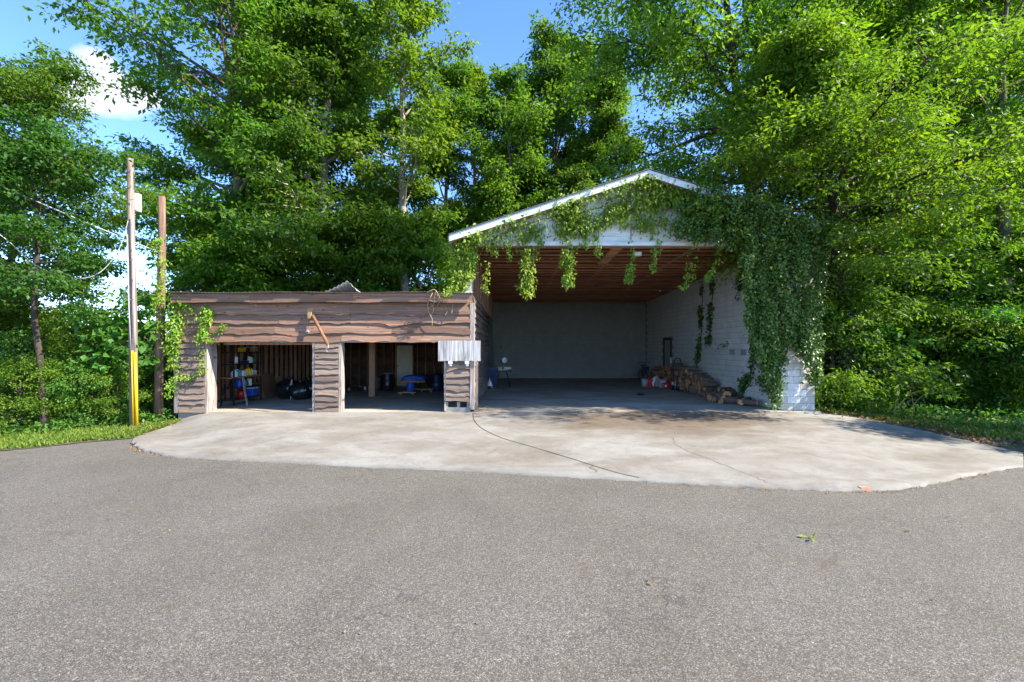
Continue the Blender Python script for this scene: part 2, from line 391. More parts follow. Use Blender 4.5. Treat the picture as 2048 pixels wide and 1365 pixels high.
def concrete(nm='worn_concrete', k=1.0):
    m, N, L, B = newmat(nm)
    big = noise(N, L, mapping(N, L, (.35, .6, .35)), 1.0, 6, .6, .5)
    col = ramp(N, L, big, [(.3, (.185, .165, .137)), (.5, (.226, .213, .186)), (.7, (.266, .256, .23))])
    # streaks running with the traffic, along Y and fanning a little
    st = noise(N, L, mapping(N, L, (.75, 1.5, 1), rot=(0, 0, .35)), 1.0, 7, .65, .4)
    col = mixc(N, L, ramp(N, L, st, [(.40, (.5,)*3), (.56, (0,0,0))]), col, (.14, .118, .092))
    # brown dirt washed out in front of the big bay
    v = mapping(N, L, (1/4.3, 1/2.0, 1), loc=(-4.1/4.3, -12.3/2.0, 0))
    cz = N.new('ShaderNodeSeparateXYZ'); L.new(v, cz.inputs[0])
    d = mth(N, L, 'SQRT', mth(N, L, 'ADD', mth(N, L, 'POWER', cz.outputs[0], 2.0), mth(N, L, 'POWER', cz.outputs[1], 2.0)))
    wob = noise(N, L, mapping(N, L, (.8, 1.3, 1)), 1.0, 7, .65, .6)
    d2 = mth(N, L, 'ADD', d, mth(N, L, 'MULTIPLY_ADD', wob, 1.6, -.8))
    col = mixc(N, L, ramp(N, L, d2, [(.45, (.9,)*3), (1.05, (0,0,0))]), col, (.125, .095, .066))
    # dark damp floor stains
    sp = noise(N, L, mapping(N, L, (.7, .9, 1), loc=(3, 7, 0)), 1.0, 5, .6, 1.2)
    col = mixc(N, L, ramp(N, L, sp, [(.62, (0,0,0)), (.72, (.45,)*3)]), col, (.11, .095, .08))
    fine = noise(N, L, mapping(N, L, (60, 60, 60)), 1.0, 4, .7)
    col = mixc(N, L, .5, col, ramp(N, L, fine, [(.3, (.62,)*3), (.7, (1.12,)*3)]), 'MULTIPLY')
    md = noise(N, L, mapping(N, L, (3.2, 3.6, 3), rot=(0, 0, .4)), 1.0, 8, .72, .9)
    col = mixc(N, L, 1.0, col, ramp(N, L, md, [(.3, (.84, .825, .80)), (.5, (1.03, 1.03, 1.03)), (.7, (1.1, 1.1, 1.1))]), 'MULTIPLY')
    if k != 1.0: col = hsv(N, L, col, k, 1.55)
    L.new(col, B.inputs['Base Color']); B.inputs['Roughness'].default_value = .88; B.inputs['Specular IOR Level'].default_value = .2
    bump(N, L, B, fine, .25, .004); return m
M['concrete'] = concrete(); M['concrete_in_lifted'] = concrete('indoor_concrete_fill_lifted', 1.7)  # second copy brightened and warmed, standing in for missing fill light indoors

def asphalt():
    m, N, L, B = newmat('aged_asphalt')
    vv = mapping(N, L, (1, 1, 1))
    vo = N.new('ShaderNodeTexVoronoi'); vo.inputs['Scale'].default_value = 150; L.new(vv, vo.inputs['Vector'])
    sx = N.new('ShaderNodeSeparateColor'); L.new(vo.outputs['Color'], sx.inputs[0])
    col = ramp(N, L, sx.outputs[0], [(0, (.046, .042, .035)), (.4, (.083, .0755, .064)), (.8, (.122, .112, .096)), (1, (.24, .225, .2))])
    vo2 = N.new('ShaderNodeTexVoronoi'); vo2.inputs['Scale'].default_value = 40; L.new(vv, vo2.inputs['Vector'])
    s2 = N.new('ShaderNodeSeparateColor'); L.new(vo2.outputs['Color'], s2.inputs[0])
    col = mixc(N, L, .5, col, ramp(N, L, s2.outputs[0], [(0, (.72,)*3), (.5, (1.0,)*3), (.96, (1.1,)*3), (1, (1.8, 1.8, 1.7))]), 'MULTIPLY')
    big = noise(N, L, mapping(N, L, (.5, .5, 1)), 1.0, 6, .6, .6)
    col = mixc(N, L, 1.0, col, ramp(N, L, big, [(.3, (.90, .885, .865)), (.5, (1.06, 1.045, 1.02)), (.72, (1.16, 1.16, 1.165))]), 'MULTIPLY')
    tone = noise(N, L, mapping(N, L, (1.6, 1.6, 1), loc=(5, 1, 0)), 1.0, 5, .65)
    col = mixc(N, L, ramp(N, L, tone, [(.58, (0,0,0)), (.74, (.5,)*3)]), col, (.085, .062, .04))
    # hairline cracks
    vc = N.new('ShaderNodeTexVoronoi'); vc.feature = 'DISTANCE_TO_EDGE'; vc.inputs['Scale'].default_value = 1.15
    wob = N.new('ShaderNodeVectorMath'); wob.operation = 'ADD'
    wn = N.new('ShaderNodeTexNoise'); wn.inputs['Scale'].default_value = 2.2; wn.inputs['Detail'].default_value = 5; L.new(vv, wn.inputs['Vector'])
    L.new(vv, wob.inputs[0]); L.new(wn.outputs['Color'], wob.inputs[1]); L.new(wob.outputs[0], vc.inputs['Vector'])
    cm = noise(N, L, mapping(N, L, (.6, .6, 1), loc=(2, 9, 0)), 1.0, 3)
    ck = mth(N, L, 'MULTIPLY', ramp(N, L, vc.outputs['Distance'], [(.004, (.85,)*3), (.012, (0,0,0))]), ramp(N, L, cm, [(.46, (0,0,0)), (.6, (.8,)*3)]))
    col = mixc(N, L, ck, col, (.05, .045, .04))
    L.new(col, B.inputs['Base Color']); B.inputs['Roughness'].default_value = .85; B.inputs['Specular IOR Level'].default_value = .3
    h = mth(N, L, 'ADD', mth(N, L, 'MULTIPLY', vo.outputs['Distance'], -1.0), mth(N, L, 'MULTIPLY', ck, -1.0))
    bump(N, L, B, h, .32, .005); return m
M['asphalt'] = asphalt()

def groundmat():
    m, N, L, B = newmat('rough_turf_ground')
    n1 = noise(N, L, mapping(N, L, (1.1, 1.1, 1.1)), 1.0, 7, .6)
    n2 = noise(N, L, mapping(N, L, (14, 14, 14)), 1.0, 6, .7)
    col = ramp(N, L, n1, [(.4, (.055, .085, .018)), (.52, (.075, .07, .028)), (.62, (.13, .09, .05))])
    col = mixc(N, L, .6, col, ramp(N, L, n2, [(.3, (.45,)*3), (.7, (1.3,)*3)]), 'MULTIPLY')
    L.new(col, B.inputs['Base Color']); B.inputs['Roughness'].default_value = .95; bump(N, L, B, n2, .8, .04); return m
M['ground'] = groundmat()

# ------------------------------------------------------------------ ground, asphalt, concrete
ZA = -0.45
mb = MB()
xs = np.concatenate([-np.geomspace(60, 900, 10)[::-1], np.linspace(-50, 50, 41), np.geomspace(60, 900, 10)])
ys = np.concatenate([[-300, -100, -40], np.linspace(-20, 60, 33), np.geomspace(75, 1200, 14)])
gv = []
for y in ys:
    for x in xs:
        z = -0.50
        if x < -12 and y > 10: z -= min(3.0, .10*(-12-x)) * min(1, (y-10)/20)
        if y > 70: z += min(26, (y-70)*.035) + 2.0*math.sin(x*.012+1) * min(1, (y-70)/200)
        gv.append((x, y, z))
nx = len(xs)
gf = [(j*nx+i, j*nx+i+1, (j+1)*nx+i+1, (j+1)*nx+i) for j in range(len(ys)-1) for i in range(nx-1)]
mb.smooth = True; mb.add(gv, gf); mb.build('ground', M['ground'], kind='structure')

mb = MB()
edge = [(-60, 5.5), (-20, 9.0), (-13.5, 9.55), (-11.1, 9.95), (-10.3, 10.65), (-9.6, 11.7), (-8.5, 12.6), (0, 12.6), (8, 12.0), (10.2, 10.2), (10.95, 9.72), (12.2, 9.1), (15, 8.2), (25, 6.2), (60, 3)]
near = [(x, -30) for x, _ in edge]
mb.add([(x, y, ZA) for x, y in near] + [(x, y, ZA) for x, y in edge],
       [(i, i+1, len(edge)+i+1, len(edge)+i) for i in range(len(edge)-1)])
mb.build('asphalt_driveway', M['asphalt'], kind='structure')

ZL = -0.415
lower = [(262,886),(275,894.5),(300,902.5),(370,914),(600,925.5),(900,938.5),(1250,958),(1430,968),(1600,977),(1740,979),(1850,968),(1960,945),(2046,931)]
Lp = [PZ(x, y, ZL) for x, y in lower]
Up = [PZ(268,876,-.41), PZ(298,865,-.40), PZ(338,852,-.385), Vector((-9.95,13.5,-.36)), Vector((-9.0,13.5,-.13)), Vector((-6.5,13.5,-.1)),
      Vector((-1.5,13.5,-.1)), Vector((2,13.5,-.1)), Vector((6,13.5,-.1)), Vector((9.25,13.5,-.16)), PZ(1800,853,-.28), PZ(1935,881,-.36), PZ(2046,906,-.41)]
def resample(pts, n):
    pts = [Vector(p) for p in pts]; out = []
    for k in range(n):
        t = k/(n-1)*(len(pts)-1); i = min(int(t), len(pts)-2); f = t-i
        p0 = pts[max(i-1,0)]; p1 = pts[i]; p2 = pts[i+1]; p3 = pts[min(i+2,len(pts)-1)]
        f2, f3 = f*f, f*f*f
        out.append(.5*((2*p1)+(-p0+p2)*f+(2*p0-5*p1+4*p2-p3)*f2+(-p0+3*p1-3*p2+p3)*f3))
    return out
NU, NV = 120, 16
Lr, Ur = resample(Lp, NU), resample(Up, NU)
rs = random.Random(5)
for i in range(NU):
    Lr[i] = Lr[i] + Vector((0, rs.uniform(-.028, .028), 0))
def apron_pt(i, v):
    a, b = Lr[i], Ur[i]
    p = a.lerp(b, v); vz = v*(1.0-.25*v)/.75
    p.z = a.z + (b.z-a.z)*vz
    return p
mb = MB(); mb.smooth = True
vs = []
for i in range(NU):
    q = Lr[i]; vs.append((q.x, q.y-.004, ZA-.03))
    for j in range(NV): vs.append(apron_pt(i, j/(NV-1)))
R = NV+1
mb.add(vs, [(i*R+j, (i+1)*R+j, (i+1)*R+j+1, i*R+j+1) for i in range(NU-1) for j in range(R-1)])
mb.build('concrete_apron', M['concrete'], kind='structure')
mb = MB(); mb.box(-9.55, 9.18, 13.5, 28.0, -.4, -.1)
mb.build('concrete_floor', M['concrete_in_lifted'], kind='structure')

def apron_z(x, y):
    best = None
    for i in range(0, NU-1, 1):
        a, b = Lr[i], Ur[i]
        dy = b.y-a.y
        if abs(dy) < .05: continue
        v = (y-a.y)/dy
        if -0.02 <= v <= 1.02:
            xx = a.x+(b.x-a.x)*v
            if best is None or abs(xx-x) < best[0]:
                vz = v*(1-.25*v)/.75; best = (abs(xx-x), a.z+(b.z-a.z)*vz)
    return best[1] if best else (ZL if y < 13 else -.1)
def crack(pxs, w, name, jit=0.0, n=60, seed=1):
    r = random.Random(seed)
    pts = []
    for (x, y) in pxs:
        z = -.3
        for _ in range(8):
            p = PZ(x, y, z); z = apron_z(p.x, p.y) if p.y < 13.5 else -.1
        p.z = z; pts.append(p)
    pts = resample(pts, n)
    for p in pts:
        if jit: p.x += r.uniform(-jit, jit); p.y += r.uniform(-jit, jit)
    m = MB()
    vs = []
    for i, p in enumerate(pts):
        d = (pts[min(i+1,n-1)]-pts[max(i-1,0)]); d.z = 0; d.normalize(); q = Vector((-d.y, d.x, 0))
        ww = w*(r.uniform(.5, 1.2) if jit else 1)
        for s in (-1, 1):
            t = p+q*ww*s; t.z = (apron_z(t.x, t.y) if t.y < 13.5 else -.1)+.005; vs.append(t)
    m.add(vs, [(2*i, 2*i+1, 2*i+3, 2*i+2) for i in range(n-1)])
    return m.build(name, M['dark_rubber'], kind='structure')
crack([(946,826),(948,840),(962,856),(1000,875),(1060,893),(1140,917),(1220,942),(1278,956)], .011, 'expansion_joint')
crack([(1345,876),(1352,890),(1380,905),(1420,920),(1500,950),(1532,965)], .0045, 'concrete_crack', .03, 70, 2)
crack([(1190,932),(1180,936),(1193,942),(1190,946)], .006, 'concrete_crack', .012, 30, 3)
0 and crack([(1660,880),(1640,892),(1655,902),(1600,925),(1635,944)], .004, 'concrete_crack', .04, 50, 4)

# verge strips of rough turf on each side
def strip(name, inner, outer, mat, nv=10, n=60, jz=.03):
    a = resample(inner, n); b = resample(outer, n); m = MB(); m.smooth = True; r = random.Random(3)
    vs = []
    for i in range(n):
        for j in range(nv):
            p = a[i].lerp(b[i], j/(nv-1)); p.z += r.uniform(-jz, jz)*(1 if 0 < j else 0); vs.append(p)
    m.add(vs, [(i*nv+j, (i+1)*nv+j, (i+1)*nv+j+1, i*nv+j+1) for i in range(n-1) for j in range(nv-1)])
    return m.build(name, mat, kind='structure')
Rin = [Vector((9.15,13.62,-.19)), PZ(1800,853,-.30), PZ(1935,881,-.375), PZ(2046,906,-.425), Vector((13,8.95,-.44)), Vector((20,7.2,-.44)), Vector((40,4.4,-.44))]
Rout = [Vector((9.4,30,-.15)), Vector((13,30,-.1)), Vector((18,29,-.1)), Vector((24,27,-.1)), Vector((32,24,-.1)), Vector((42,20,-.2)), Vector((60,14,-.2))]
strip('grass_verge', Rin, Rout, M['ground'], 16, 80)
Lin = [PZ(338,852,-.40), PZ(298,865,-.42), PZ(264,876,-.43), Vector((-10.25,10.75,-.435)), Vector((-11.1,10.0,-.44)), Vector((-13.5,9.6,-.44)), Vector((-20,9.05,-.44)), Vector((-60,5.6,-.44))]
Lout = [Vector((-9.95,15,-.38)), Vector((-10.6,14.6,-.42)), Vector((-11.6,14.0,-.44)), Vector((-12.6,13.4,-.46)), Vector((-14,12.9,-.49)), Vector((-17,12.6,-.5)), Vector((-24,12,-.5)), Vector((-60,9,-.5))]
strip('grass_verge', Lin, Lout, M['ground'], 12, 60, .02)

# ------------------------------------------------------------------ leaf and tree generators
def leaf_arrays(rng, C, cs, per, L0, flat=.5, outward=None, droop=.35, upw=.9, ratio=.55, tint_c=None):
    """C: clump centres (n,3). Returns position, normal, axis, length, width, tint for n*per leaves."""
    n = len(C); idx = np.repeat(np.arange(n), per)
    g = rng.normal(size=(n*per, 3)); g /= np.maximum(1e-6, np.linalg.norm(g, axis=1))[:, None]
    rad = rng.random(n*per) ** .55*(1+.55*(rng.random(n*per) < .2))
    csz = np.repeat(np.broadcast_to(cs, n), per)
    off = g * (rad*csz)[:, None]; off[:, 2] *= flat
    off[:, 2] -= .28*(off[:, 0]**2+off[:, 1]**2)/np.maximum(csz, .05)
    Pp = C[idx]+off
    out = off.copy(); out[:, 2] *= .3
    out /= np.maximum(1e-6, np.linalg.norm(out, axis=1))[:, None]
    ax = out*.8+rng.normal(size=out.shape)*.6; ax[:, 2] -= droop
    ax /= np.linalg.norm(ax, axis=1)[:, None]
    nr = rng.normal(size=out.shape)*.55+out*.35; nr[:, 2] += upw
    nr -= ax*np.sum(nr*ax, axis=1)[:, None]; nr /= np.maximum(1e-6, np.linalg.norm(nr, axis=1))[:, None]
    Ln = L0*(.65+.7*rng.random(n*per))
    tc_ = rng.random(n) if tint_c is None else tint_c
    tint = np.clip(.55*tc_[idx]+.45*rng.random(n*per), 0, 1)
    return Pp, nr, ax, Ln, Ln*ratio, tint

def leaf_mesh(name, mat, *arrs):
    Pp, nr, ax, Ln, Wd, tint = [np.concatenate([a[k] for a in arrs]) for k in range(6)]
    n = len(Pp); side = np.cross(nr, ax)
    v = np.empty((n, 4, 3))
    v[:, 0] = Pp
    v[:, 1] = Pp+ax*(Ln*.45)[:, None]+side*(Wd*.5)[:, None]+nr*(Wd*.16)[:, None]
    v[:, 2] = Pp+ax*Ln[:, None]-nr*(Ln*.06)[:, None]
    v[:, 3] = Pp+ax*(Ln*.45)[:, None]-side*(Wd*.5)[:, None]+nr*(Wd*.16)[:, None]
    me = bpy.data.meshes.new(name)
    me.vertices.add(n*4); me.vertices.foreach_set('co', v.astype(np.float32).ravel())
    base = (np.arange(n)*4)[:, None]
    li = (base+np.array([0, 3, 2, 0, 2, 1])[None, :]).astype(np.int32).ravel()
    me.loops.add(n*6); me.loops.foreach_set('vertex_index', li)
    me.polygons.add(n*2); me.polygons.foreach_set('loop_start', (np.arange(n*2)*3).astype(np.int32))
    at = me.attributes.new('tint', 'FLOAT', 'POINT'); at.data.foreach_set('value', np.repeat(tint, 4).astype(np.float32))
    me.materials.append(mat); me.update(calc_edges=True)
    return me
def link(name, me, parent=None, loc=(0,0,0), **kw):
    o = bpy.data.objects.new(name, me); COL.objects.link(o); o.location = loc
    if parent is not None: o.parent = parent
    return tag(o, **kw)

def grow(seed, H=24, r0=.28, base=.25, nl=44, spread=5.0, prof='round', e0=10, e1=60, sec=6, per=34, leaf=.17, cs=.6, lean=(0,0), wander=.02, flat=.5, ratio=.55, twig=True, fork=0):
    rng = np.random.default_rng(seed); ns = 16
    t = np.linspace(0, 1, ns)
    sp = np.zeros((ns, 3)); sp[:, 2] = t*H
    wk = np.cumsum(rng.normal(size=(ns, 2))*wander*H/4, axis=0); wk -= wk[0]
    sp[:, :2] = wk*t[:, None]**.5+np.outer(t**1.2, np.array(lean))
    mb = MB(); mb.smooth = True
    rad = r0*(1-t)**.75+.02; rad[0] *= 1.35
    mb.tube([tuple(p) for p in sp], list(rad), 9)
    spines = [(sp, rad, H)]
    for k in range(fork):
        a = rng.random()*6.28; st = .28+.12*k
        fs = np.zeros((9, 3)); b0 = np.array([np.interp(st, t, sp[:, q]) for q in range(3)])
        ln = H*(1-st)*.8
        for q in range(9):
            u = q/8; fs[q] = b0+np.array([math.cos(a)*ln*.32*u**.8, math.sin(a)*ln*.32*u**.8, ln*u])
        fr = r0*.6*(1-np.linspace(0, 1, 9))**.8+.02
        mb.tube([tuple(p) for p in fs], list(fr), 7); spines.append((fs, fr, ln))
    C = []; TC = []
    P_ = {'round': lambda u: math.sin(math.pi*(.12+.80*u))**.7, 'cone': lambda u: 1.05-.8*u, 'column': lambda u: (.75+.25*math.sin(6*u))*(1-.6*u**3),
          'top': lambda u: .45+.65*math.sin(math.pi*min(1, .1+.75*u))}[prof]
    for i in range(nl):
        sI = 0 if not fork else int(rng.integers(0, len(spines)))
        s0, sr, _ = spines[sI]
        u = (i+rng.random())/nl; tt = base+(1-base)*u if sI == 0 else .15+.85*u
        tsp = np.linspace(0, 1, len(s0))
        p = np.array([np.interp(tt, tsp, s0[:, k]) for k in range(3)])
        az = i*2.39996+rng.normal()*.5
        ln = max(.6, spread*P_(u)*rng.uniform(.5, 1.22))
        el = math.radians(e0+(e1-e0)*u+rng.normal()*9)
        d = np.array([math.cos(az)*math.cos(el), math.sin(az)*math.cos(el), math.sin(el)])
        pts = [p.copy()]; m = 6
        for q in range(m):
            d = d+rng.normal(size=3)*.13; d[2] += .05 if q < 3 else -.06
            d /= np.linalg.norm(d); p = p+d*ln/m; pts.append(p.copy())
        r1 = min(.6*float(np.interp(tt, tsp, sr)), .018*ln+.014)
        mb.tube([tuple(x) for x in pts], list(np.linspace(r1, .008, m+1)), 5, cap=False)
        pts = np.array(pts); limbt = rng.random()
        for k in range(sec):
            s = .36+.64*(k+.5*rng.random())/sec
            b = np.array([np.interp(s, np.linspace(0, 1, m+1), pts[:, q]) for q in range(3)])
            a2 = az+(1 if k % 2 else -1)*rng.uniform(.5, 1.25); e2 = el*.6+rng.normal()*.35
            l2 = ln*.33*(1.1-.45*s)*rng.uniform(.6, 1.2)+.25
            d2 = np.array([math.cos(a2)*math.cos(e2), math.sin(a2)*math.cos(e2), math.sin(e2)])
            en = b+d2*l2; en[2] -= .08*l2
            if twig: mb.tube([tuple(b), tuple((b+en)/2+np.array([0, 0, .05*l2])), tuple(en)], [.4*r1+.004, .006, .003], 3, cap=False)
            for f in (.35, .7, 1.0):
                if f == .35 and l2 < .7: continue
                C.append(b+(en-b)*f+rng.normal(size=3)*.10); TC.append(.5*limbt+.5*rng.random())
        C.append(pts[-1]); TC.append(limbt)
    C = np.array(C); TC = np.array(TC)
    csz = cs*(.6+.7*rng.random(len(C)))
    arr = leaf_arrays(rng, C, csz, per, leaf, flat=flat, ratio=ratio, tint_c=TC)
    return mb, arr

TREES = {}
def proto(key, barkm, leafm, **kw):
    mb, arr = grow(**kw)
    me = bpy.data.meshes.new(key+'_trunk'); me.from_pydata(mb.v, [], mb.f); me.materials.append(barkm)
    me.polygons.foreach_set('use_smooth', [True]*len(mb.f)); me.update()
    TREES[key] = (me, leaf_mesh(key+'_crown', leafm, arr))
def tree(key, loc, rz, scale, name, label, cat='tree', group=None, sz=None):
    o = empty(name, loc, label, cat, group, rz=rz)
    o.scale = (scale, scale, scale if sz is None else sz)
    t, c = TREES[key]
    a = link('trunk', t, o); b = link('crown', c, o); b['kind'] = 'stuff'
    return o

# ------------------------------------------------------------------ trees
LF, LL, LD = M['leaf'], M['leaf_lime'], M['leaf_dark']
proto('oak_a', M['bark'], LF, seed=1, H=27, r0=.34, base=.16, nl=84, spread=7.4, prof='top', e0=-2, e1=62, sec=10, per=32, leaf=.27, cs=.74, flat=.40, ratio=.46)
proto('oak_b', M['bark_pale'], LF, seed=2, H=28, r0=.30, base=.12, nl=76, spread=5.8, prof='column', e0=2, e1=66, sec=9, per=33, leaf=.26, cs=.74, flat=.40, ratio=.46)
proto('poplar', M['bark_pale'], LL, seed=3, H=25, r0=.27, base=.30, nl=46, spread=4.4, prof='round', e0=15, e1=66, sec=7, per=26, leaf=.24, cs=.58)
proto('slim', M['bark'], LF, seed=4, H=21, r0=.20, base=.14, nl=42, spread=4.2, prof='round', e0=12, e1=60, sec=8, per=26, leaf=.27, cs=.70, ratio=.48)
proto('big_right', M['bark_dark'], LL, seed=5, H=21, r0=.38, base=.36, nl=76, spread=6.8, prof='top', e0=10, e1=58, sec=11, per=34, leaf=.20, cs=.66, ratio=.42, flat=.42, fork=2)
proto('spray', M['bark'], LL, seed=6, H=17, r0=.24, base=.16, nl=48, spread=5.4, prof='round', e0=-8, e1=50, sec=10, per=48, leaf=.165, cs=.58, ratio=.40, flat=.38)
proto('high_spray', M['bark'], LL, seed=16, H=17, r0=.24, base=.50, nl=36, spread=5.2, prof='round', e0=2, e1=55, sec=10, per=46, leaf=.145, cs=.54, ratio=.42, flat=.38)
proto('sparse_high', M['bark'], LL, seed=26, H=17, r0=.2, base=.62, nl=10, spread=3.2, prof='round', e0=2, e1=50, sec=7, per=24, leaf=.18, cs=.5, flat=.38)
proto('overhang', M['bark_dark'], LL, seed=36, H=12.5, r0=.2, base=.47, nl=56, spread=4.6, prof='column', e0=-12, e1=50, sec=10, per=44, leaf=.145, cs=.52, ratio=.42, flat=.4, lean=(-3.0, -2.3))
proto('tall_shrub', M['bark_dark'], LF, seed=37, H=5.6, r0=.06, base=.05, nl=44, spread=2.5, prof='column', e0=-5, e1=55, sec=8, per=36, leaf=.145, cs=.42, ratio=.45, flat=.4)
proto('left_tree', M['bark'], LF, seed=7, H=12.5, r0=.15, base=.30, nl=36, spread=4.0, prof='round', e0=-2, e1=58, sec=9, per=46, leaf=.135, cs=.48, lean=(-.3, 0), flat=.4)
proto('thin_stem', M['bark_dark'], LD, seed=17, H=9.0, r0=.085, base=.48, nl=26, spread=2.8, prof='round', e0=-2, e1=50, sec=8, per=40, leaf=.13, cs=.45, flat=.4)
proto('under', M['bark_dark'], LL, seed=8, H=9, r0=.11, base=.06, nl=30, spread=3.5, prof='round', e0=-2, e1=55, sec=8, per=26, leaf=.24, cs=.62, flat=.38, ratio=.48)
proto('bush_a', M['bark_dark'], M['leaf_shrub'], seed=9, H=2.6, r0=.04, base=.04, nl=26, spread=1.7, prof='round', e0=10, e1=65, sec=5, per=26, leaf=.13, cs=.34)
proto('bush_b', M['bark_dark'], LL, seed=10, H=3.2, r0=.05, base=.04, nl=28, spread=1.9, prof='round', e0=5, e1=60, sec=5, per=26, leaf=.14, cs=.38, ratio=.4)
proto('bush_d', M['bark_dark'], LD, seed=11, H=3.0, r0=.05, base=.03, nl=28, spread=2.0, prof='round', e0=0, e1=60, sec=5, per=28, leaf=.15, cs=.42)
proto('sapling', M['bark'], M['leaf_big'], seed=12, H=3.7, r0=.045, base=.22, nl=22, spread=1.9, prof='round', e0=2, e1=35, sec=4, per=7, leaf=.26, cs=.34, flat=.18, ratio=.82)

def X(px, Y): return (px-CX)*Y/F
G = -.5
BT = 'hardwoods standing behind the garage'
for key, px, Y, rz, sc, name, lab in [
    ('oak_a', 475, 26.5, .4, 1.02, 'oak_tree', 'huge spreading hardwood behind the left end of the shed, reaching over open sky'),
    ('oak_b', 640, 26.5, 1.9, 1.03, 'oak_tree', 'tall pale-barked hardwood behind the middle of the shed, beside the slender poplar'),
    ('oak_b', 545, 31.0, 3.6, 1.0, 'oak_tree', 'dense hardwood set deeper in, filling the gap between the two tall trees behind the shed'),
    ('poplar', 815, 26.5, .9, .99, 'poplar_tree', 'slender poplar with a straight pale bare trunk behind the right part of the shed'),
    ('slim', 897, 32.5, 2.2, 1.0, 'hardwood_tree', 'narrow dark hardwood just right of the pale poplar trunk'),
    ('poplar', 945, 33.0, 2.9, .86, 'hardwood_tree', 'dark narrow hardwood between the poplar and the round-topped tree'),
    ('slim', 1060, 36.0, .3, 1.02, 'hardwood_tree', 'far slim hardwood between the round-topped and the double-topped trees'),
    ('poplar', 1170, 35.0, 1.6, .98, 'hardwood_tree', 'far slim hardwood half hidden by the big ivy tree'),
    ('slim', 1003, 31.0, 4.0, .96, 'hardwood_tree', 'round-topped narrow hardwood standing above the low left eave of the big bay'),
    ('slim', 1108, 34.0, 5.1, 1.19, 'hardwood_tree', 'slim double-topped hardwood against blue sky, left of the big ivy tree'),
    ('oak_b', 1235, 31.0, 3.0, .80, 'oak_tree', 'shaded hardwood rising straight behind the gable peak'),
    ('slim', 740, 31.0, 1.0, 1.1, 'hardwood_tree', 'dark slim hardwood half hidden left of the pale poplar'),
    ]:
    tree(key, (X(px, Y), Y, G), rz, sc, name, lab, 'tree', BT)
tree('big_right', (X(1512, 19.0), 19.0, -.3), 1.1, 1.0, 'oak_tree', 'massive forked hardwood with an ivy-clad dark trunk beside the block wall', 'tree')
RT = 'hardwoods at the right-hand wood edge'
for key, px, Y, rz, sc, lab in [
    ('spray', 1905, 18.5, .3, 1.0, 'bright lime-leaved tree at the wood edge, sprays reaching towards the apron'),
    ('big_right', 1790, 25.0, 2.6, .98, 'tall dark-trunked tree inside the wood, right of the ivy pillar'),
    ('spray', 2150, 21.0, 2.0, 1.05, 'lime-leaved tree cut off by the picture edge above the grass verge'),
    ('high_spray', 2010, 16.2, 1.2, .92, 'nearest bright-leaved tree at the picture edge, high boughs leaning over the verge'),
    ('oak_b', 1960, 30.0, 1.2, .8, 'deep-set hardwood seen between the lime-leaved trees'),
    ('overhang', 1700, 15.7, 0.0, 1.0, 'leafy tree leaning over the right end of the garage roof'),
    ('spray', 1760, 18.6, 3.3, .86, 'fine-leaved low-branched tree just right of the ivy pillar'),
    ('spray', 1670, 22.5, 4.4, 1.0, 'leafy tree directly behind the ivy pillar, above its missing eave'),
    ]:
    tree(key, (X(px, Y), Y, -.2), rz, sc, 'hardwood_tree', lab, 'tree', RT, .85 if key == 'overhang' else None)
0 and tree('sparse_high', (17.3, 8.2, -.45), 2.2, 1.0, 'hardwood_tree', 'thin high-crowned tree beyond the picture edge that dapples the bay mouth', 'tree')
tree('under', (17.6, 9.4, -.45), .7, .75, 'understorey_tree', 'low tree beyond the picture edge that shades the end of the apron', 'tree')
LT = 'trees beyond the asphalt by the utility poles'
tree('thin_stem', (X(88, 12.3), 12.3, -.46), .5, .85, 'hardwood_tree', 'thin dark straight-stemmed tree at the asphalt edge, nearest of its clump', 'tree', LT)
tree('left_tree', (X(15, 16.5), 16.5, -.8), 2.7, .93, 'hardwood_tree', 'pale-limbed leaning tree behind the thin dark stem', 'tree', LT)
tree('left_tree', (X(-110, 14.0), 14.0, -.6), 4.3, .85, 'hardwood_tree', 'leafy tree mostly beyond the picture edge left of the pale leaning one', 'tree', LT)
UG = 'understorey trees behind the shed roof'
for k, (px, Y, sc, rz, lab) in enumerate([
    (455, 26.6, 1.0, .2, 'dark low tree behind the left end of the shed roof'),
    (515, 28.2, 1.2, 1.5, 'dark low tree above the shed, under the spreading hardwood'),
    (595, 26.8, 1.0, 2.5, 'low dark tree just left of the curled roof sheet'),
    (695, 26.4, .95, 3.3, 'low dark tree right behind the curled roof sheet'),
    (785, 26.8, 1.05, 4.1, 'dark low tree at the foot of the pale poplar'),
    (852, 27.0, .92, 5.2, 'dark low tree where the shed roof meets the white wall'),
    (955, 33.5, 1.3, .9, 'dark undergrowth tree behind the low left eave'),
    (1080, 35, 1.45, 1.9, 'dark undergrowth tree behind the left slope of the big roof')]):
    tree('under', (X(px, Y), Y, G), rz, sc, 'understorey_tree', lab, 'tree', UG)
for px, Y, sc, rz, lab in [(1720, 21, .8, 1, 'dark small tree behind the ivy pillar, deep in the wood'), (1850, 23, .85, 2, 'small dark tree between two trunks in the wood'),
                           (1990, 21, .85, 3, 'small dark tree low at the picture edge, inside the wood'), (2100, 23, .9, 4, 'small dark tree at the far end of the wood edge')]:
    tree('under', (X(px, Y), Y, -.2), rz, sc, 'understorey_tree', lab, 'tree', 'understorey trees in the wood')
BG = 'bushes under the wood edge'
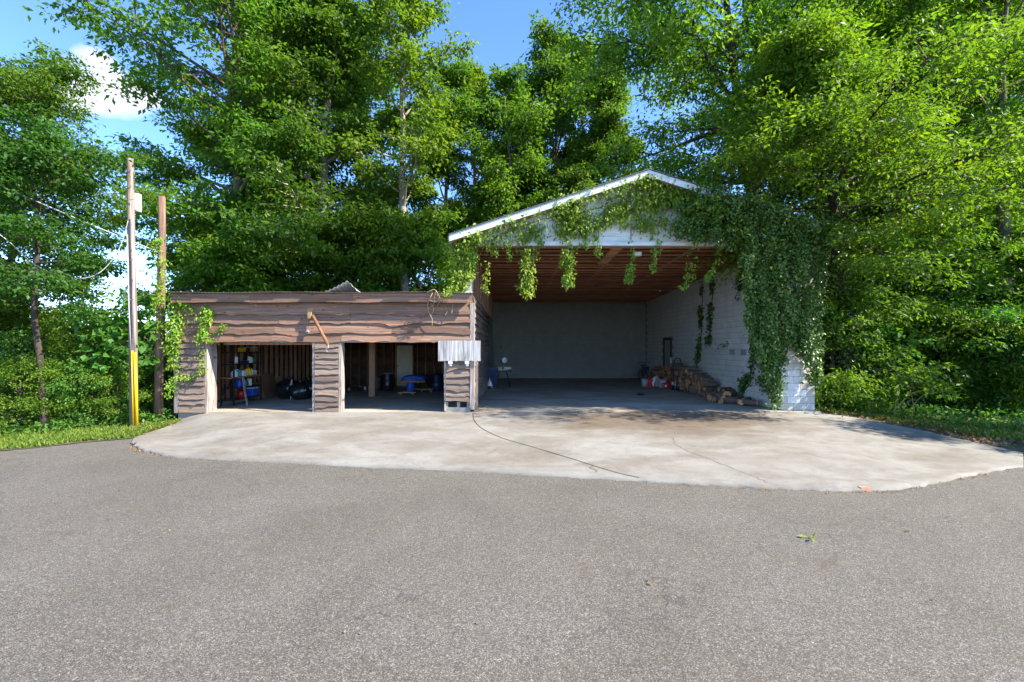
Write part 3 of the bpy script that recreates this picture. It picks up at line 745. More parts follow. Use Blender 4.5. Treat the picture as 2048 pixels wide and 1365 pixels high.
for key, px, Y, rz, sc, lab in [
    ('bush_a', 1690, 16.2, 0, .95, 'bright bush hugging the corner of the white block pillar'),
    ('sapling', 1740, 15.8, 1, .72, 'low broad-leaved sapling right of the block pillar'),
    ('bush_d', 1800, 17.2, 2, 1.0, 'dark bush behind the broad-leaved sapling'),
    ('bush_b', 1880, 16.0, 3, .85, 'lance-leaved bush over the middle of the grass verge'),
    ('bush_a', 1950, 16.8, 4, .95, 'mid-green bush between the darker bushes on the verge'),
    ('bush_d', 2010, 15.2, 5, .9, 'dark bush at the picture edge over the verge'),
    ('bush_b', 2085, 14.2, 1.5, .8, 'yellow-green bush at the far end of the verge'),
    ('bush_d', 1700, 18.5, 2.2, 1.2, 'tall dark bush behind the corner bush'),
    ('bush_a', 1850, 19.5, 3.2, 1.2, 'tall green bush under the dark trunks'),
    ('bush_d', 1960, 19.5, 4.4, 1.3, 'tall dark bush deep under the wood edge')]:
    tree(key, (X(px, Y), Y, -.2), rz, sc, 'sapling' if key == 'sapling' else 'bush', lab, 'bush', BG)
for px, Y, rz_, sc, lab in [(1668, 15.6, .3, 1.0, 'tall leafy shrub against the outer side of the ivy pillar'), (1755, 16.9, 1.3, .95, 'tall leafy shrub behind the broad-leaved sapling'),
                          (1850, 17.2, 2.6, 1.1, 'tall fine-leaved shrub hanging over the middle of the verge'), (1945, 17.8, 3.7, 1.0, 'tall fine-leaved shrub between the verge bushes and the wood'), (2035, 16.4, 5.0, 1.05, 'tall shrub at the picture edge behind the dark verge bush')]:
    tree('tall_shrub', (X(px, Y), Y, -.25), rz_, sc, 'shrub', lab, 'shrub', 'tall shrubs along the wood edge')
BL = 'bushes left of the shed'
for key, px, Y, rz, sc, lab in [
    ('sapling', 262, 14.2, .4, .84, 'broad-leaved sapling with tiers of big bright leaves behind the utility pole'),
    ('bush_b', 215, 14.6, 0, .8, 'lance-leaved bush left of the yellow cable guard'),
    ('bush_a', 150, 13.6, 1, .55, 'bright bush beside the thin dark stem'),
    ('bush_b', 128, 12.9, .3, .48, 'low lime bush just right of the thin dark stem'),
    ('bush_a', 182, 13.1, 1.7, .55, 'low bright bush halfway between the thin stem and the yellow guard'),
    ('bush_b', 232, 13.2, 2.9, .46, 'low lime bush beside the foot of the taller pole'),
    ('bush_b', 40, 12.2, 4.4, .5, 'low lime bush left of the thin dark stem by the asphalt'),
    ('bush_a', 300, 15.6, 2, .6, 'low bush between the two poles'),
    ('bush_a', 30, 13.4, 3, .8, 'pale-sprayed bush left of the thin dark stem'),
    ('bush_b', 70, 15.5, 4, .9, 'yellow-green bush right behind the thin dark stem'),
    ('bush_b', 110, 17.5, 5, .9, 'yellow-green bush in the gap behind the stem'),
    ('bush_b', 170, 19.0, .8, .95, 'sunlit yellow-green bush far behind the yellow guard'),
    ('bush_b', -30, 14.2, 1.8, 1.0, 'lance-leaved bush at the picture edge beyond the asphalt'),
    ('bush_a', 235, 20.0, 2.8, .8, 'leafy bush far behind the utility pole'),
    ('bush_a', 337, 14.2, 2.1, .28, 'little tuft of leaves at the shed corner'),
    ('bush_b', -40, 19.0, 3.9, 1.4, 'tall lance-leaved bush in the shade of the leaning tree')]:
    tree(key, (X(px, Y), Y, -.5 if Y < 16 else -1.4), rz, sc, 'sapling' if key == 'sapling' else 'bush', lab, 'bush', BL)

# far woods (read as one mass)
def woods(name, seed, boxes, leaf, mat):
    rng = np.random.default_rng(seed); arrs = []
    for x0, x1, y0, y1, z0, z1, n, per, cs in boxes:
        C = np.stack([rng.uniform(x0, x1, n), rng.uniform(y0, y1, n), z0+(z1-z0)*rng.random(n)*(.72+.28*np.sin(rng.uniform(x0, x1, n)*.7))], 1)
        arrs.append(leaf_arrays(rng, C, cs*(.6+.8*rng.random(n)), per, leaf, flat=.8))
    return link(name, leaf_mesh(name, mat, *arrs), kind='stuff')
woods('far_woods', 21, [(-75, -24, 36, 60, -3.5, 3.6, 900, 22, 2.0), (-140, -40, 70, 120, -2, 6.5, 700, 20, 3.4)], .7, M['farleaf'])
woods('woods', 22, [(9.5, 50, 31, 44, -.3, 13, 1500, 22, 1.5), (27, 52, 14, 31, -.3, 14, 900, 22, 1.4)], .4, LD)
woods('woods', 23, [(-24, 8, 36, 44, -.3, 9, 1000, 22, 1.6)], .45, LD)

# grass and ground cover
def grass(name, seed, pts, n, h, mat, wid=.02):
    rng = np.random.default_rng(seed)
    a, b = pts
    a = np.array([list(v) for v in resample(a, 80)]); b = np.array([list(v) for v in resample(b, 80)])
    u = rng.random(n)*79; i = np.minimum(u.astype(int), 78); f = (u-i)[:, None]; v = (rng.random(n)**1.3)[:, None]
    A = a[i]*(1-f)+a[i+1]*f; Bq = b[i]*(1-f)+b[i+1]*f
    Pp = A*(1-v)+Bq*v
    ax = rng.normal(size=(n, 3))*.45; ax[:, 2] = 1; ax /= np.linalg.norm(ax, axis=1)[:, None]
    nr = rng.normal(size=(n, 3)); nr[:, 2] *= .3; nr -= ax*np.sum(nr*ax, axis=1)[:, None]; nr /= np.linalg.norm(nr, axis=1)[:, None]
    Ln = h*(.4+.9*rng.random(n)); 
    return link(name, leaf_mesh(name, mat, (Pp, nr, ax, Ln, np.full(n, wid)*(.6+.8*rng.random(n)), rng.random(n))), kind='stuff')
def mid(a, b, t): return [p.lerp(q, t) for p, q in zip(a, b)]
grass('grass', 31, (mid(Rin, Rout, .075), mid(Rin, Rout, .20)), 13000, .11, M['grassm'], .03)
grass('grass', 32, (mid(Lin, Lout, .03), mid(Lin, Lout, .9)), 22000, .11, M['grassm'], .03)
def cover(name, seed, a, b, n, per, leaf, cs, mat, hz):
    rng = np.random.default_rng(seed)
    a = np.array([list(v) for v in resample(a, 80)]); b = np.array([list(v) for v in resample(b, 80)])
    u = rng.random(n)*78.99; i = u.astype(int); f = (u-i)[:, None]; v = rng.random(n)[:, None]
    C = (a[i]*(1-f)+a[i+1]*f)*(1-v)+(b[i]*(1-f)+b[i+1]*f)*v; C[:, 2] += hz*rng.random(n)
    return link(name, leaf_mesh(name, mat, leaf_arrays(rng, C, cs, per, leaf, flat=.5)), kind='stuff')
cover('ground_cover', 33, mid(Rin, Rout, .12), mid(Rin, Rout, .42), 900, 14, .12, .25, M['leaf_shrub'], .35)
cover('ground_cover', 34, mid(Lin, Lout, .55), [p+Vector((0, 2.5, -.1)) for p in Lout], 700, 14, .12, .25, M['leaf_shrub'], .35)
cover('fallen_leaves', 35, mid(Rin, Rout, .0), mid(Rin, Rout, .13), 900, 6, .09, .25, M['deadleaf'], .02)
cover('fallen_leaves', 36, Lin[:3], mid(Lin, Lout, .5)[:3], 120, 5, .08, .25, M['deadleaf'], .02)

# dry leaf scraps and grit gathered along the edge of the concrete
rq_ = np.random.default_rng(38); n = 420; ii = rq_.integers(4, NU-2, n)
C = np.array([[Lr[i].x+rq_.normal()*.06, Lr[i].y-abs(rq_.normal())*.05-.01, ZA+.012] for i in ii])
link('leaf_grit', leaf_mesh('leaf_grit', M['deadleaf'], leaf_arrays(rq_, C, .05, 3, .028, flat=.08, droop=.02, upw=2.0)), kind='stuff')
n = 160; C = np.stack([rq_.uniform(-9, 9, n), rq_.uniform(2.5, 8.5, n), np.full(n, ZA+.010)], 1)
link('leaf_grit', leaf_mesh('leaf_grit', M['deadleaf'], leaf_arrays(rq_, C, .03, 1, .03, flat=.05, droop=.02, upw=2.0)), kind='stuff')

# ------------------------------------------------------------------ wooden shed
YS = 13.5; KS = F/YS
def SX(px): return (px-CX)/KS
def SZ(py): return EYE+(HZ-py)/KS
RB = random.Random(77)
shed = empty('wooden_shed', (-5.6, YS, -.1), 'low open-fronted wooden shed with wavy-edged weathered boards and a tin roof', 'shed')
def part_empty(name, root):
    o = bpy.data.objects.new(name, None); COL.objects.link(o); o.parent = root; o.empty_display_size = .1; return o

def waney(x0, x1, zb, zt, y, seed, amp=.02, nseg=None, tilt=.042, axis='x', dips=None, thick=.03):
    """a clapboard with a natural wavy lower edge; it hangs proud at the bottom. axis 'x' faces -Y; axis 'y' faces +X"""
    r = random.Random(seed); n = nseg or max(6, int((x1-x0)/.09))
    ph = [r.uniform(0, 6.28) for _ in range(4)]; fq = r.uniform(.55, 1.35); amp *= r.uniform(.7, 1.25); nd = max(1, int((x1-x0)/.75)) if dips is None else dips
    dp = [(r.uniform(x0, x1), r.uniform(.5, 1.0)*amp*1.6, r.uniform(.05, .16)) for _ in range(nd)]
    m = MB(); vs = []
    for i in range(n+1):
        x = x0+(x1-x0)*i/n
        w = amp*(.55*math.sin(x*2.6*fq+ph[0])+.35*math.sin(x*6.1*fq+ph[1])+.2*math.sin(x*15*fq+ph[2]))
        for c, a, s in dp: w -= a*math.exp(-abs(x-c)/s)
        z = zb+w; b = .006*math.sin(x*2.3+ph[3])
        q = [(y-.006+b*.3, zt), (y-tilt-thick*.35+b, (z+zt)/2), (y-tilt-thick+b, z+.012), (y-tilt-thick*.6+b, z), (y-tilt+.004+b, z+.004)]
        if axis == 'x': vs += [(x, yy, zz) for yy, zz in q]
        else: vs += [(y+(y-yy), x, zz) for yy, zz in q]
    k = 5; fs = []
    for i in range(n):
        for j in range(k-1):
            f = (i*k+j, i*k+j+1, (i+1)*k+j+1, (i+1)*k+j)
            fs.append(f if axis == 'x' else f)
    fs.append(tuple(range(k))); fs.append(tuple(n*k+j for j in range(k-1, -1, -1)))
    m.add(vs, fs); return m

fw = part_empty('front_wall', shed)
# backing (sheathing) behind the header
z_open = SZ(685); z_fb = SZ(608)
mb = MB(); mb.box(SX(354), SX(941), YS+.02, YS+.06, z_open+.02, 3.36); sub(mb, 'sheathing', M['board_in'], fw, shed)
rows = [(SZ(630), SZ(604), [700]), (SZ(648), SZ(629), [560, 702]), (SZ(668), SZ(647), [551, 785]), (SZ(684), SZ(667), [470, 684])]
sd = 100
for zb, zt, js in rows:
    cuts = [353]+js+[942]
    for a, b in zip(cuts[:-1], cuts[1:]):
        sd += 1; sub(waney(SX(a)+.003, SX(b)-.003, zb, zt+.03, YS, sd, .036, None, .05), 'board', M['board'], fw, shed)
mb = MB(); mb.box(SX(412), SX(889), YS-.035, YS+.12, z_open-.005, z_open+.035)
sub(mb, 'header_trim', M['trim'], fw, shed)
def pier(xl, xr, ztop, zbot, nrow, seed, m):
    r = random.Random(seed); zs = [ztop]
    hts = [r.uniform(.75, 1.25) for _ in range(nrow)]; t = sum(hts)
    for h in hts: zs.append(zs[-1]-h/t*(ztop-zbot))
    mb = MB(); mb.box(xl+.01, xr-.01, YS+.02, YS+.05, zbot+.01, ztop+.01); sub(mb, 'sheathing', M['board_in'], fw, shed)
    for k in range(nrow):
        sub(waney(xl, xr, zs[k+1], zs[k]+.03, YS, seed*31+k, .028, 14, .045, dips=2), 'board', m, fw, shed)
pier(SX(361), SX(411), z_open+.0, SZ(826), 11, 3, M['board_grey'])
pier(SX(631.5), SX(678), z_open+.0, SZ(824), 12, 4, M['board_grey'])
pier(SX(892), SX(939.5), SZ(700), SZ(803), 8, 5, M['board_grey'])
def plank_post(px0, px1, z0, z1, y0, y1, m, name, seed=0):
    r = random.Random(seed); mb = MB(); n = 10; x0, x1 = SX(px0), SX(px1); vs = []
    for i in range(n+1):
        z = z0+(z1-z0)*i/n; w = r.uniform(-.008, .008); w2 = r.uniform(-.006, .006)
        vs += [(x0+w2, y0, z), (x1+w, y0, z), (x1+w, y1, z), (x0+w2, y1, z)]
    fs = []
    for i in range(n):
        for j in range(4): fs.append((i*4+j, i*4+(j+1) % 4, (i+1)*4+(j+1) % 4, (i+1)*4+j))
    fs += [(3, 2, 1, 0), (n*4, n*4+1, n*4+2, n*4+3)]
    mb.add(vs, fs); return sub(mb, name, m, fw, shed)
plank_post(350.5, 360.5, SZ(826), SZ(690), YS-.05, YS+.05, M['trim'], 'corner_board', 1)
plank_post(411.5, 415.5, SZ(829), z_open-.01, YS-.045, YS+.42, M['trim'], 'jamb_board', 2)
plank_post(626, 631, SZ(824), z_open-.01, YS-.045, YS+.14, M['trim'], 'jamb_board', 3)
plank_post(678.5, 684, SZ(829), z_open-.01, YS-.05, YS+.20, M['trim'], 'jamb_board', 4)
plank_post(888.5, 892, SZ(822), z_open-.01, YS-.045, YS+.14, M['trim'], 'jamb_board', 5)
plank_post(940.5, 949.5, SZ(819), SZ(606), YS-.07, YS+.06, M['trim'], 'corner_board', 6)
mb = MB(); mb.box(SX(357), SX(412), YS-.01, YS+.3, -.5, SZ(826.5)); mb.box(-9.86, -9.55, YS+.3, 22.6, -.5, .02)
sub(mb, 'foundation', M['foundation'], fw, shed)
mb = MB(); mb.box(SX(627), SX(686), YS-.02, YS+.13, -.2, SZ(825)); sub(mb, 'block_footing', M['foundation'], fw, shed)
mb = MB(); mb.box(SX(890), SX(941), YS-.02, YS+.2, -.2, SZ(815))
for a, b in ((890, 896), (914, 920), (934, 941)): mb.box(SX(a), SX(b), YS-.02, YS+.2, SZ(815)-.001, SZ(804))
sub(mb, 'block_footing', M['foundation'], fw, shed)
# fascia and overhang
fas = [(342, 500), (500, 707), (707, 945)]
for k, (a, b) in enumerate(fas):
    mb = MB(); n = 20; vs = []
    for i in range(n+1):
        x = SX(a)*.983+(SX(b)-SX(a))*.983*i/n; wz = .012*math.sin(x*2.1+k)
        for yy, zz in ((13.24, 3.375+.004*k), (13.24, 3.125+wz), (13.285, 3.13+wz), (13.285, 3.37)): vs.append((x, yy+.002*k, zz))
    fs = []
    for i in range(n):
        for j in range(4): fs.append((i*4+j, i*4+(j+1) % 4, (i+1)*4+(j+1) % 4, (i+1)*4+j))
    fs += [(0, 1, 2, 3), (n*4+3, n*4+2, n*4+1, n*4)]
    mb.add(vs, fs); mb.build('fascia_board', M['board'], shed)
# rafters and tin roof (falls gently to the back)
def rz(y): return 3.30-.028*(y-13.3)
for k in range(16):
    x = -9.7+k*.56
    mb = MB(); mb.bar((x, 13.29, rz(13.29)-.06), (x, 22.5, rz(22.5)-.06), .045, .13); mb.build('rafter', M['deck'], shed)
def corr_sheet(x0, x1, y0, y1, zf, waves, amp=.012, ny=8):
    n = waves*6; vs = []; fs = []
    for j in range(ny+1):
        y = y0+(y1-y0)*j/ny
        for i in range(n+1):
            x = x0+(x1-x0)*i/n; vs.append((x, y, zf(x, y)+amp*math.sin(2*math.pi*waves*i/n)))
    b = len(vs)
    vs += [(x, y, z-.006) for x, y, z in vs]
    for j in range(ny):
        for i in range(n):
            q = (j*(n+1)+i, j*(n+1)+i+1, (j+1)*(n+1)+i+1, (j+1)*(n+1)+i)
            fs.append(q); fs.append(tuple(b+t for t in reversed(q)))
    for i in range(n): fs.append((i+1, i, b+i, b+i+1))
    m = MB(); m.smooth = True; m.add(vs, fs); return m
for k in range(11):
    x0 = -9.95+k*.80
    corr_sheet(x0, x0+.83, 13.16+.02*math.sin(k*2.1), 22.7, lambda x, y: rz(y)+.105+.004*(k % 2)+.012*math.sin(x*1.7), 8, .008, 5).build('roof_sheet', M['tin'], shed)
def curl(x, y):
    u = (x+5.42)/.95; v = max(0, 1-(y-13.2)/.8)
    return rz(y)+.13+.50*max(0, u)**1.2*v**1.1 if u < .68 else rz(y)+.13+(.315-.95*(u-.68))*v**1.1
corr_sheet(-5.42, -4.47, 13.2, 14.6, curl, 8, .016, 10).build('roof_sheet', M['tin_light'], shed, label='bent tin sheet curled up from the roof edge')
# side and back walls, seen from inside
wl = part_empty('left_wall', shed)
for k in range(17):
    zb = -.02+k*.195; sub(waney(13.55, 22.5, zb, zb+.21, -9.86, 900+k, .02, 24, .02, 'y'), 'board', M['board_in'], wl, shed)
for k in range(22):
    y = 13.95+k*.405
    mb = MB(); mb.box(-9.79, -9.68 if k != 3 else -9.64, y, y+.045, .02, rz(y)-.12)
    sub(mb, 'stud', M['stud_orange'] if k in (3,) else M['stud'], wl, shed)
mb = MB(); mb.box(-9.80, -9.67, 13.95, 22.5, -.02, .02); sub(mb, 'sill_plate', M['stud'], wl, shed)
bw = part_empty('back_wall', shed)
for k in range(16):
    zb = -.1+k*.2
    for a, b in ((-9.8, -5.6), (-5.59, -1.25)):
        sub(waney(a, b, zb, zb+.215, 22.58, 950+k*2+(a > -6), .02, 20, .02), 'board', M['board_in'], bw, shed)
for k in range(21):
    x = -9.6+k*.41
    if -5.70 < x < -4.80: continue
    mb = MB(); mb.box(x, x+.045, 22.40, 22.51, -.09, rz(22.4)-.1); sub(mb, 'stud', M['stud'], bw, shed)
dx0, dx1 = X(793.5, 22.35), X(825, 22.35); dz0, dz1 = -.09, EYE+(HZ-692)*22.35/F
mb = MB()
mb.box(dx0-.06, dx0-.004, 22.30, 22.46, dz0, dz1+.06); mb.box(dx1+.004, dx1+.06, 22.30, 22.46, dz0, dz1+.06); mb.box(dx0-.004, dx1+.004, 22.30, 22.46, dz1+.004, dz1+.06)
sub(mb, 'door_frame', M['stud'], bw, shed)
mb = MB(); mb.box(dx0, dx1, 22.38, 22.42, dz0, dz1)
for k in range(7):
    a = dx0+.06+k*(dx1-dx0-.12)/7; mb.box(a+.006, a+(dx1-dx0-.12)/7-.006, 22.365, 22.381, dz0+1.0, dz1-.1)
mb.box(dx0+.06, dx1-.06, 22.365, 22.381, dz0+.14, dz0+.85)
dr = sub(mb, 'door', M['door'], bw, shed)
mb = MB(); mb.lathe([(.012, 0), (.012, .05), (.03, .055), (.03, .085), (.01, .095)], (dx0+.06, 22.364, dz0+.98), 10, Matrix.Rotation(math.radians(90), 3, 'X')); mb.build('shed_post_knob', M['blackmetal'], shed).name = 'door_knob'
# interior post and cross beam
mb = MB(); mb.box(X(739.5, 17.7), X(751.5, 17.7), 17.58, 17.82, -.1, rz(17.7)-.13); mb.build('post', M['stud'], shed)
mb = MB(); mb.box(-9.66, -1.3, 17.6, 17.8, rz(17.7)-.30, rz(17.7)-.131); mb.build('beam', M['deck'], shed)
mb = MB(); mb.box(SX(430), SX(627)+.05, 13.9, 13.95, SZ(690), SZ(688)+.03); mb.build('door_rail', M['stud'], shed)
# right side wall, shared with the bay: wavy boards up to the eave
wr = part_empty('right_wall', shed)
for k in range(16):
    zb = -.06+k*.215
    for j, (a, b) in enumerate(((13.56, 17.2), (17.21, 22.6))):
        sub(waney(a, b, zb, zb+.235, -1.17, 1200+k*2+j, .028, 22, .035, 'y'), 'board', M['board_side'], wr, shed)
mb = MB(); mb.box(-1.25, -1.18, 13.6, 22.6, -.1, 3.3); sub(mb, 'sheathing', M['board_in'], wr, shed)
mb = MB()
for y in (14.0, 14.35): mb.bar((-1.09, y, -.05), (-1.09, y+.02, 1.75), .05, .03, up=(1, 0, 0))
sub(mb, 'batten', M['trim'], wr, shed)

# ------------------------------------------------------------------ the big block garage
YF = 13.8; KF = F/YF; YB = 27.8
def GX(px): return (px-CX)/KF
def GZ(py): return EYE+(HZ-py)/KF
gar = empty('block_garage', (4.0, YF, -.1), 'tall open white block garage bay under a vine-covered gable', 'garage')
XR = 8.15; XRo = GX(1630); XLw = -1.18
BL_, BH = .4064, .2032
blockmesh = {}
def block(part, root, x, y, z, sx, sy, m):
    key = (round(sx, 3), round(sy, 3), m.name)
    if key not in blockmesh:
        mb = MB(); g = .006; b = .006
        h = Vector((sx/2-g, sy/2-g, BH/2-g))
        # softened edges: outer box with chamfer ring
        vs = []; 
        for sz, in ((-1,), (1,)):
            for qx, qy in ((-1,-1),(1,-1),(1,1),(-1,1)): vs.append((qx*h.x, qy*h.y, sz*h.z))
        mb.add(vs, [(0,3,2,1),(4,5,6,7),(0,1,5,4),(1,2,6,5),(2,3,7,6),(3,0,4,7)])
        me = bpy.data.meshes.new('block'); me.from_pydata(mb.v, [], mb.f); me.materials.append(m); me.update(); blockmesh[key] = me
    o = bpy.data.objects.new('block', blockmesh[key]); COL.objects.link(o); o.parent = part
    o.location = Vector((x, y, z))-root.location
    return o
rb = random.Random(9)
# right wall: nearest courses as single blocks, the far ones joined
rw = part_empty('right_wall', gar)
mb = MB(); mb.box(XR+.012, XR+.19, YF+.02, YB, -.1, 4.86); sub(mb, 'mortar_bed', M['mortar'], rw, gar)
nb = 0; far = MB(); ncourse = 24
dY0, dY1, dZ1 = 23.3, 24.4, 2.2
for k in range(34):
    for c in range(ncourse):
        y0 = YF+.02+k*BL_+(c % 2)*BL_/2; z0 = -.09+c*BH
        if y0+BL_ > YB-.05: continue
        if y0+BL_ > dY0 and y0 < dY1 and z0 < dZ1: continue
        j = rb.uniform(-.004, .004)
        if nb < 285:
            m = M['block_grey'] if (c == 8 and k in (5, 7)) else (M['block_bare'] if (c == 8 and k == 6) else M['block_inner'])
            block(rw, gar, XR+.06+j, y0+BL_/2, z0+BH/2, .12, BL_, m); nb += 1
        else:
            far.obox((XR+.06+j, y0+BL_/2, z0+BH/2), (.12, BL_-.012, BH-.012))
sub(far, 'blockwork', M['block_inner'], rw, gar, kind='stuff')
# doorway in the right wall
dw = MB(); dw.box(XR-.03, XR+.14, dY0-.06, dY0+.06, -.1, dZ1+.1); dw.box(XR-.03, XR+.14, dY1-.06, dY1+.06, -.1, dZ1+.1); dw.box(XR-.03, XR+.14, dY0+.06, dY1-.06, dZ1-.02, dZ1+.1)
sub(dw, 'door_frame', M['deck'], rw, gar)
dw = MB(); dw.box(XR+.05, XR+.09, dY0+.065, dY1-.38, -.08, dZ1-.03); sub(dw, 'door', M['door'], rw, gar)
# pillar: the return of the wall, faces the camera
pil = part_empty('pillar', gar)
mb = MB(); mb.box(XR+.022, XRo-.012, YF+.012, YF+.39, -.3, 4.86); sub(mb, 'mortar_bed', M['mortar'], pil, gar)
bare = {(0, 1), (1, 0), (1, 2), (2, 2), (4, 2), (0, 0), (0, 2), (3, 2), (3, 0)}
for c in range(-1, 24):
    z0 = -.09+c*BH; w = XRo-XR-.01
    if c % 2 == 0: xs_ = [(0, w*.38), (w*.38, w*.76), (w*.76, w)]
    else: xs_ = [(0, w*.19), (w*.19, w*.575), (w*.575, w)]
    for k, (a, b) in enumerate(xs_):
        block(pil, gar, XR+.01+(a+b)/2, YF+.2+rb.uniform(-.003, .003), z0+BH/2, b-a, .4, M['block_bare'] if (c, k) in bare or c == -1 else M['block_white'])
# outer right side wall of pillar to back, plain (hardly seen)
ow = MB(); ow.box(XRo-.2, XRo-.004, YF+.41, YB, -.3, 4.86); sub(ow, 'blockwork', M['block_white'], rw, gar)
# back wall
bk = part_empty('back_wall', gar)
mb = MB(); mb.box(XLw, XR+.19, YB+.12, YB+.3, -.1, 7.0); sub(mb, 'mortar_bed', M['mortar'], bk, gar)
mb = MB()
for c in range(24):
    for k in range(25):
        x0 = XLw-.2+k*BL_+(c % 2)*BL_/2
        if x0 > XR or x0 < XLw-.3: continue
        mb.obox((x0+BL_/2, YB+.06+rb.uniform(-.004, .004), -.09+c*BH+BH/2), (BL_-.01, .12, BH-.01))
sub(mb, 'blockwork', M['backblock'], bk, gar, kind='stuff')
# left wall of the bay above the shed roof and behind it
lw = part_empty('left_wall', gar)
for k in range(12):
    y = YF+.12+k*1.17
    mb = MB(); mb.box(XLw-.06, XLw-.005, y+.004, y+1.166, 3.36, 4.86); sub(mb, 'wall_sheet', M['ply_brown'], lw, gar)
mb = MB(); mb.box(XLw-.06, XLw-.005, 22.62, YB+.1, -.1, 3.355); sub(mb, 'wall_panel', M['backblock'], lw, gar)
for k in range(12):
    mb = MB(); mb.box(XLw-.004, XLw+.06, YF+.6+k*1.17, YF+.645+k*1.17, 3.38, 4.8); sub(mb, 'wall_stud', M['stud'], lw, gar)
# front corner post (white) above the shed roof
mb = MB(); mb.box(GX(917), GX(944), YF-.02, YF+.11, 3.2, 4.87); sub(mb, 'corner_board', M['white'], lw, gar)
mb = MB(); mb.box(GX(944)+.002, GX(946), YF, YF+.11, -.1, 4.87); sub(mb, 'corner_post', M['stud'], lw, gar)
# gable: clapboards under the rake, white header beam
XP = GX(1290); ZP = GZ(352); SL = .325
def zr(x): return ZP-SL*abs(x-XP)
gb = part_empty('gable', gar)
xl, xr2 = GX(908), 2*XP-GX(908)
mb = MB(); mb.prism([(xl, 4.95), (xr2, 4.95), (xr2, zr(xr2)-.12), (XP, ZP-.12), (xl, zr(xl)-.12)], YF+.03, YF+.09); sub(mb, 'sheathing', M['deck'], gb, gar)
ex = .145; z = 5.03
while z < ZP-.25:
    h = min(ex, ZP-.16-z); half = (ZP-.14-z)/SL
    a, b = max(xl, XP-half), min(xr2, XP+half)
    at, bt = max(xl, XP-(ZP-.14-z-h)/SL), min(xr2, XP+(ZP-.14-z-h)/SL)
    mb = MB(); mb.add([(a, YF-.012, z), (b, YF-.012, z), (bt, YF+.012, z+h), (at, YF+.012, z+h), (a, YF+.028, z), (b, YF+.028, z), (bt, YF+.028, z+h), (at, YF+.028, z+h)],
        [(0,1,2,3),(5,4,7,6),(0,4,5,1),(3,2,6,7),(0,3,7,4),(1,5,6,2)])
    sub(mb, 'siding_board', M['white'], gb, gar); z += ex
mb = MB(); mb.box(GX(944)-.42, XRo+.05, YF-.03, YF+.10, GZ(492), 5.02); mb.build('header_beam', M['white'], gar)
# rake boards, soffit and roof
for sgn, nm in ((-1, 'l'), (1, 'r')):
    x_e = XP+sgn*(XP-GX(903)); yr = YF-.42
    mb = MB()
    zt = lambda x: zr(x)+.015
    a0, a1 = (XP, zt(XP)), (x_e, zt(x_e))
    vs = [(a0[0], yr, a0[1]), (a1[0], yr, a1[1]), (a1[0], yr, a1[1]-.19), (a0[0], yr, a0[1]-.19)]
    vs += [(x, y+.03, z_) for x, y, z_ in vs]
    mb.add(vs, [(0,1,2,3) if sgn > 0 else (3,2,1,0), (4,7,6,5), (0,4,5,1), (1,5,6,2), (2,6,7,3), (3,7,4,0)])
    mb.build('rake_board', M['white'], gar)
    rf = MB()
    def rq(y0, y1, up, th):
        q = [(XP, y0, a0[1]+up), (x_e+sgn*.03, y0, zt(x_e)-SL*.03+up), (x_e+sgn*.03, y1, zt(x_e)-SL*.03+up), (XP, y1, a0[1]+up)]
        return q+[(x, y, z_-th) for x, y, z_ in q]
    rf.add(rq(yr-.03, YB+.5, .035, .03), [(0,1,2,3),(7,6,5,4),(0,4,5,1),(1,5,6,2),(2,6,7,3),(3,7,4,0)]); rf.build('roof', M['shingle'], gar)
    sf = MB(); sf.add(rq(yr+.032, YF+.02, -.16, .02), [(0,1,2,3),(7,6,5,4),(0,4,5,1),(1,5,6,2),(2,6,7,3),(3,7,4,0)]); sf.build('soffit', M['soffit'], gar)
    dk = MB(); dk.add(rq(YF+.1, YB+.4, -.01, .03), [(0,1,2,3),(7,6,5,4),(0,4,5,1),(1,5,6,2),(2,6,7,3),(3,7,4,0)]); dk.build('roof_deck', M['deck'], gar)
    ea = MB(); ea.box(min(x_e, x_e+sgn*.03), max(x_e, x_e+sgn*.03), yr+.03, YB+.45, zt(x_e)-.19, zt(x_e)-.02); ea.build('eave_board', M['white'], gar)
# ceiling: bottom chords across the bay, braces along it, plank deck close above
ce = part_empty('ceiling', gar)
def zc(y): return 4.87-.36*(y-YF)/(YB-YF)
for k in range(27):
    y = YF+.22+k*.52
    mb = MB(); j = rb.uniform(-.006, .006)
    mb.box(XLw+.01, XR+.01, y, y+.042, zc(y)+j, zc(y)+.072+j); sub(mb, 'joist', M['joist'], ce, gar)
for xx in (.83, 1.75, 3.45, 5.75):
    mb = MB(); mb.bar((xx, YF+.3, zc(YF+.3)+.092), (xx, YB-.05, zc(YB-.05)+.092), .13, .03); sub(mb, 'brace', M['runner'], ce, gar)
for k in range(16):
    x = XLw+.3+k*.6
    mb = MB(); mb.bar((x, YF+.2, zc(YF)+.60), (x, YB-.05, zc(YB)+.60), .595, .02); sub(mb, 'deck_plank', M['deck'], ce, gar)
for k in range(5):
    y = YF+.275+k*.52; x = X(1233-k*7, y)
    mb = MB(); mb.box(x-.15, x+.15, y+.0, y+.46, zc(y)-.014, zc(y)+.05); sub(mb, 'blocking', M['joist_new'], ce, gar)
lt = empty('ceiling_light', (X(1276, 14.4), 14.5, zc(14.4)), 'small white box light fixed under the bay ceiling joists', 'light')
mb = MB(); mb.box(lt.location.x-.12, lt.location.x+.12, 14.42, 14.62, zc(14.4)-.13, zc(14.4)-.012); mb.build('housing', M['plast_white'], lt)
mb = MB(); mb.box(lt.location.x-.03, lt.location.x+.03, 14.50, 14.56, zc(14.4)-.012, zc(14.4)+.02); mb.build('bracket', M['blackmetal'], lt)

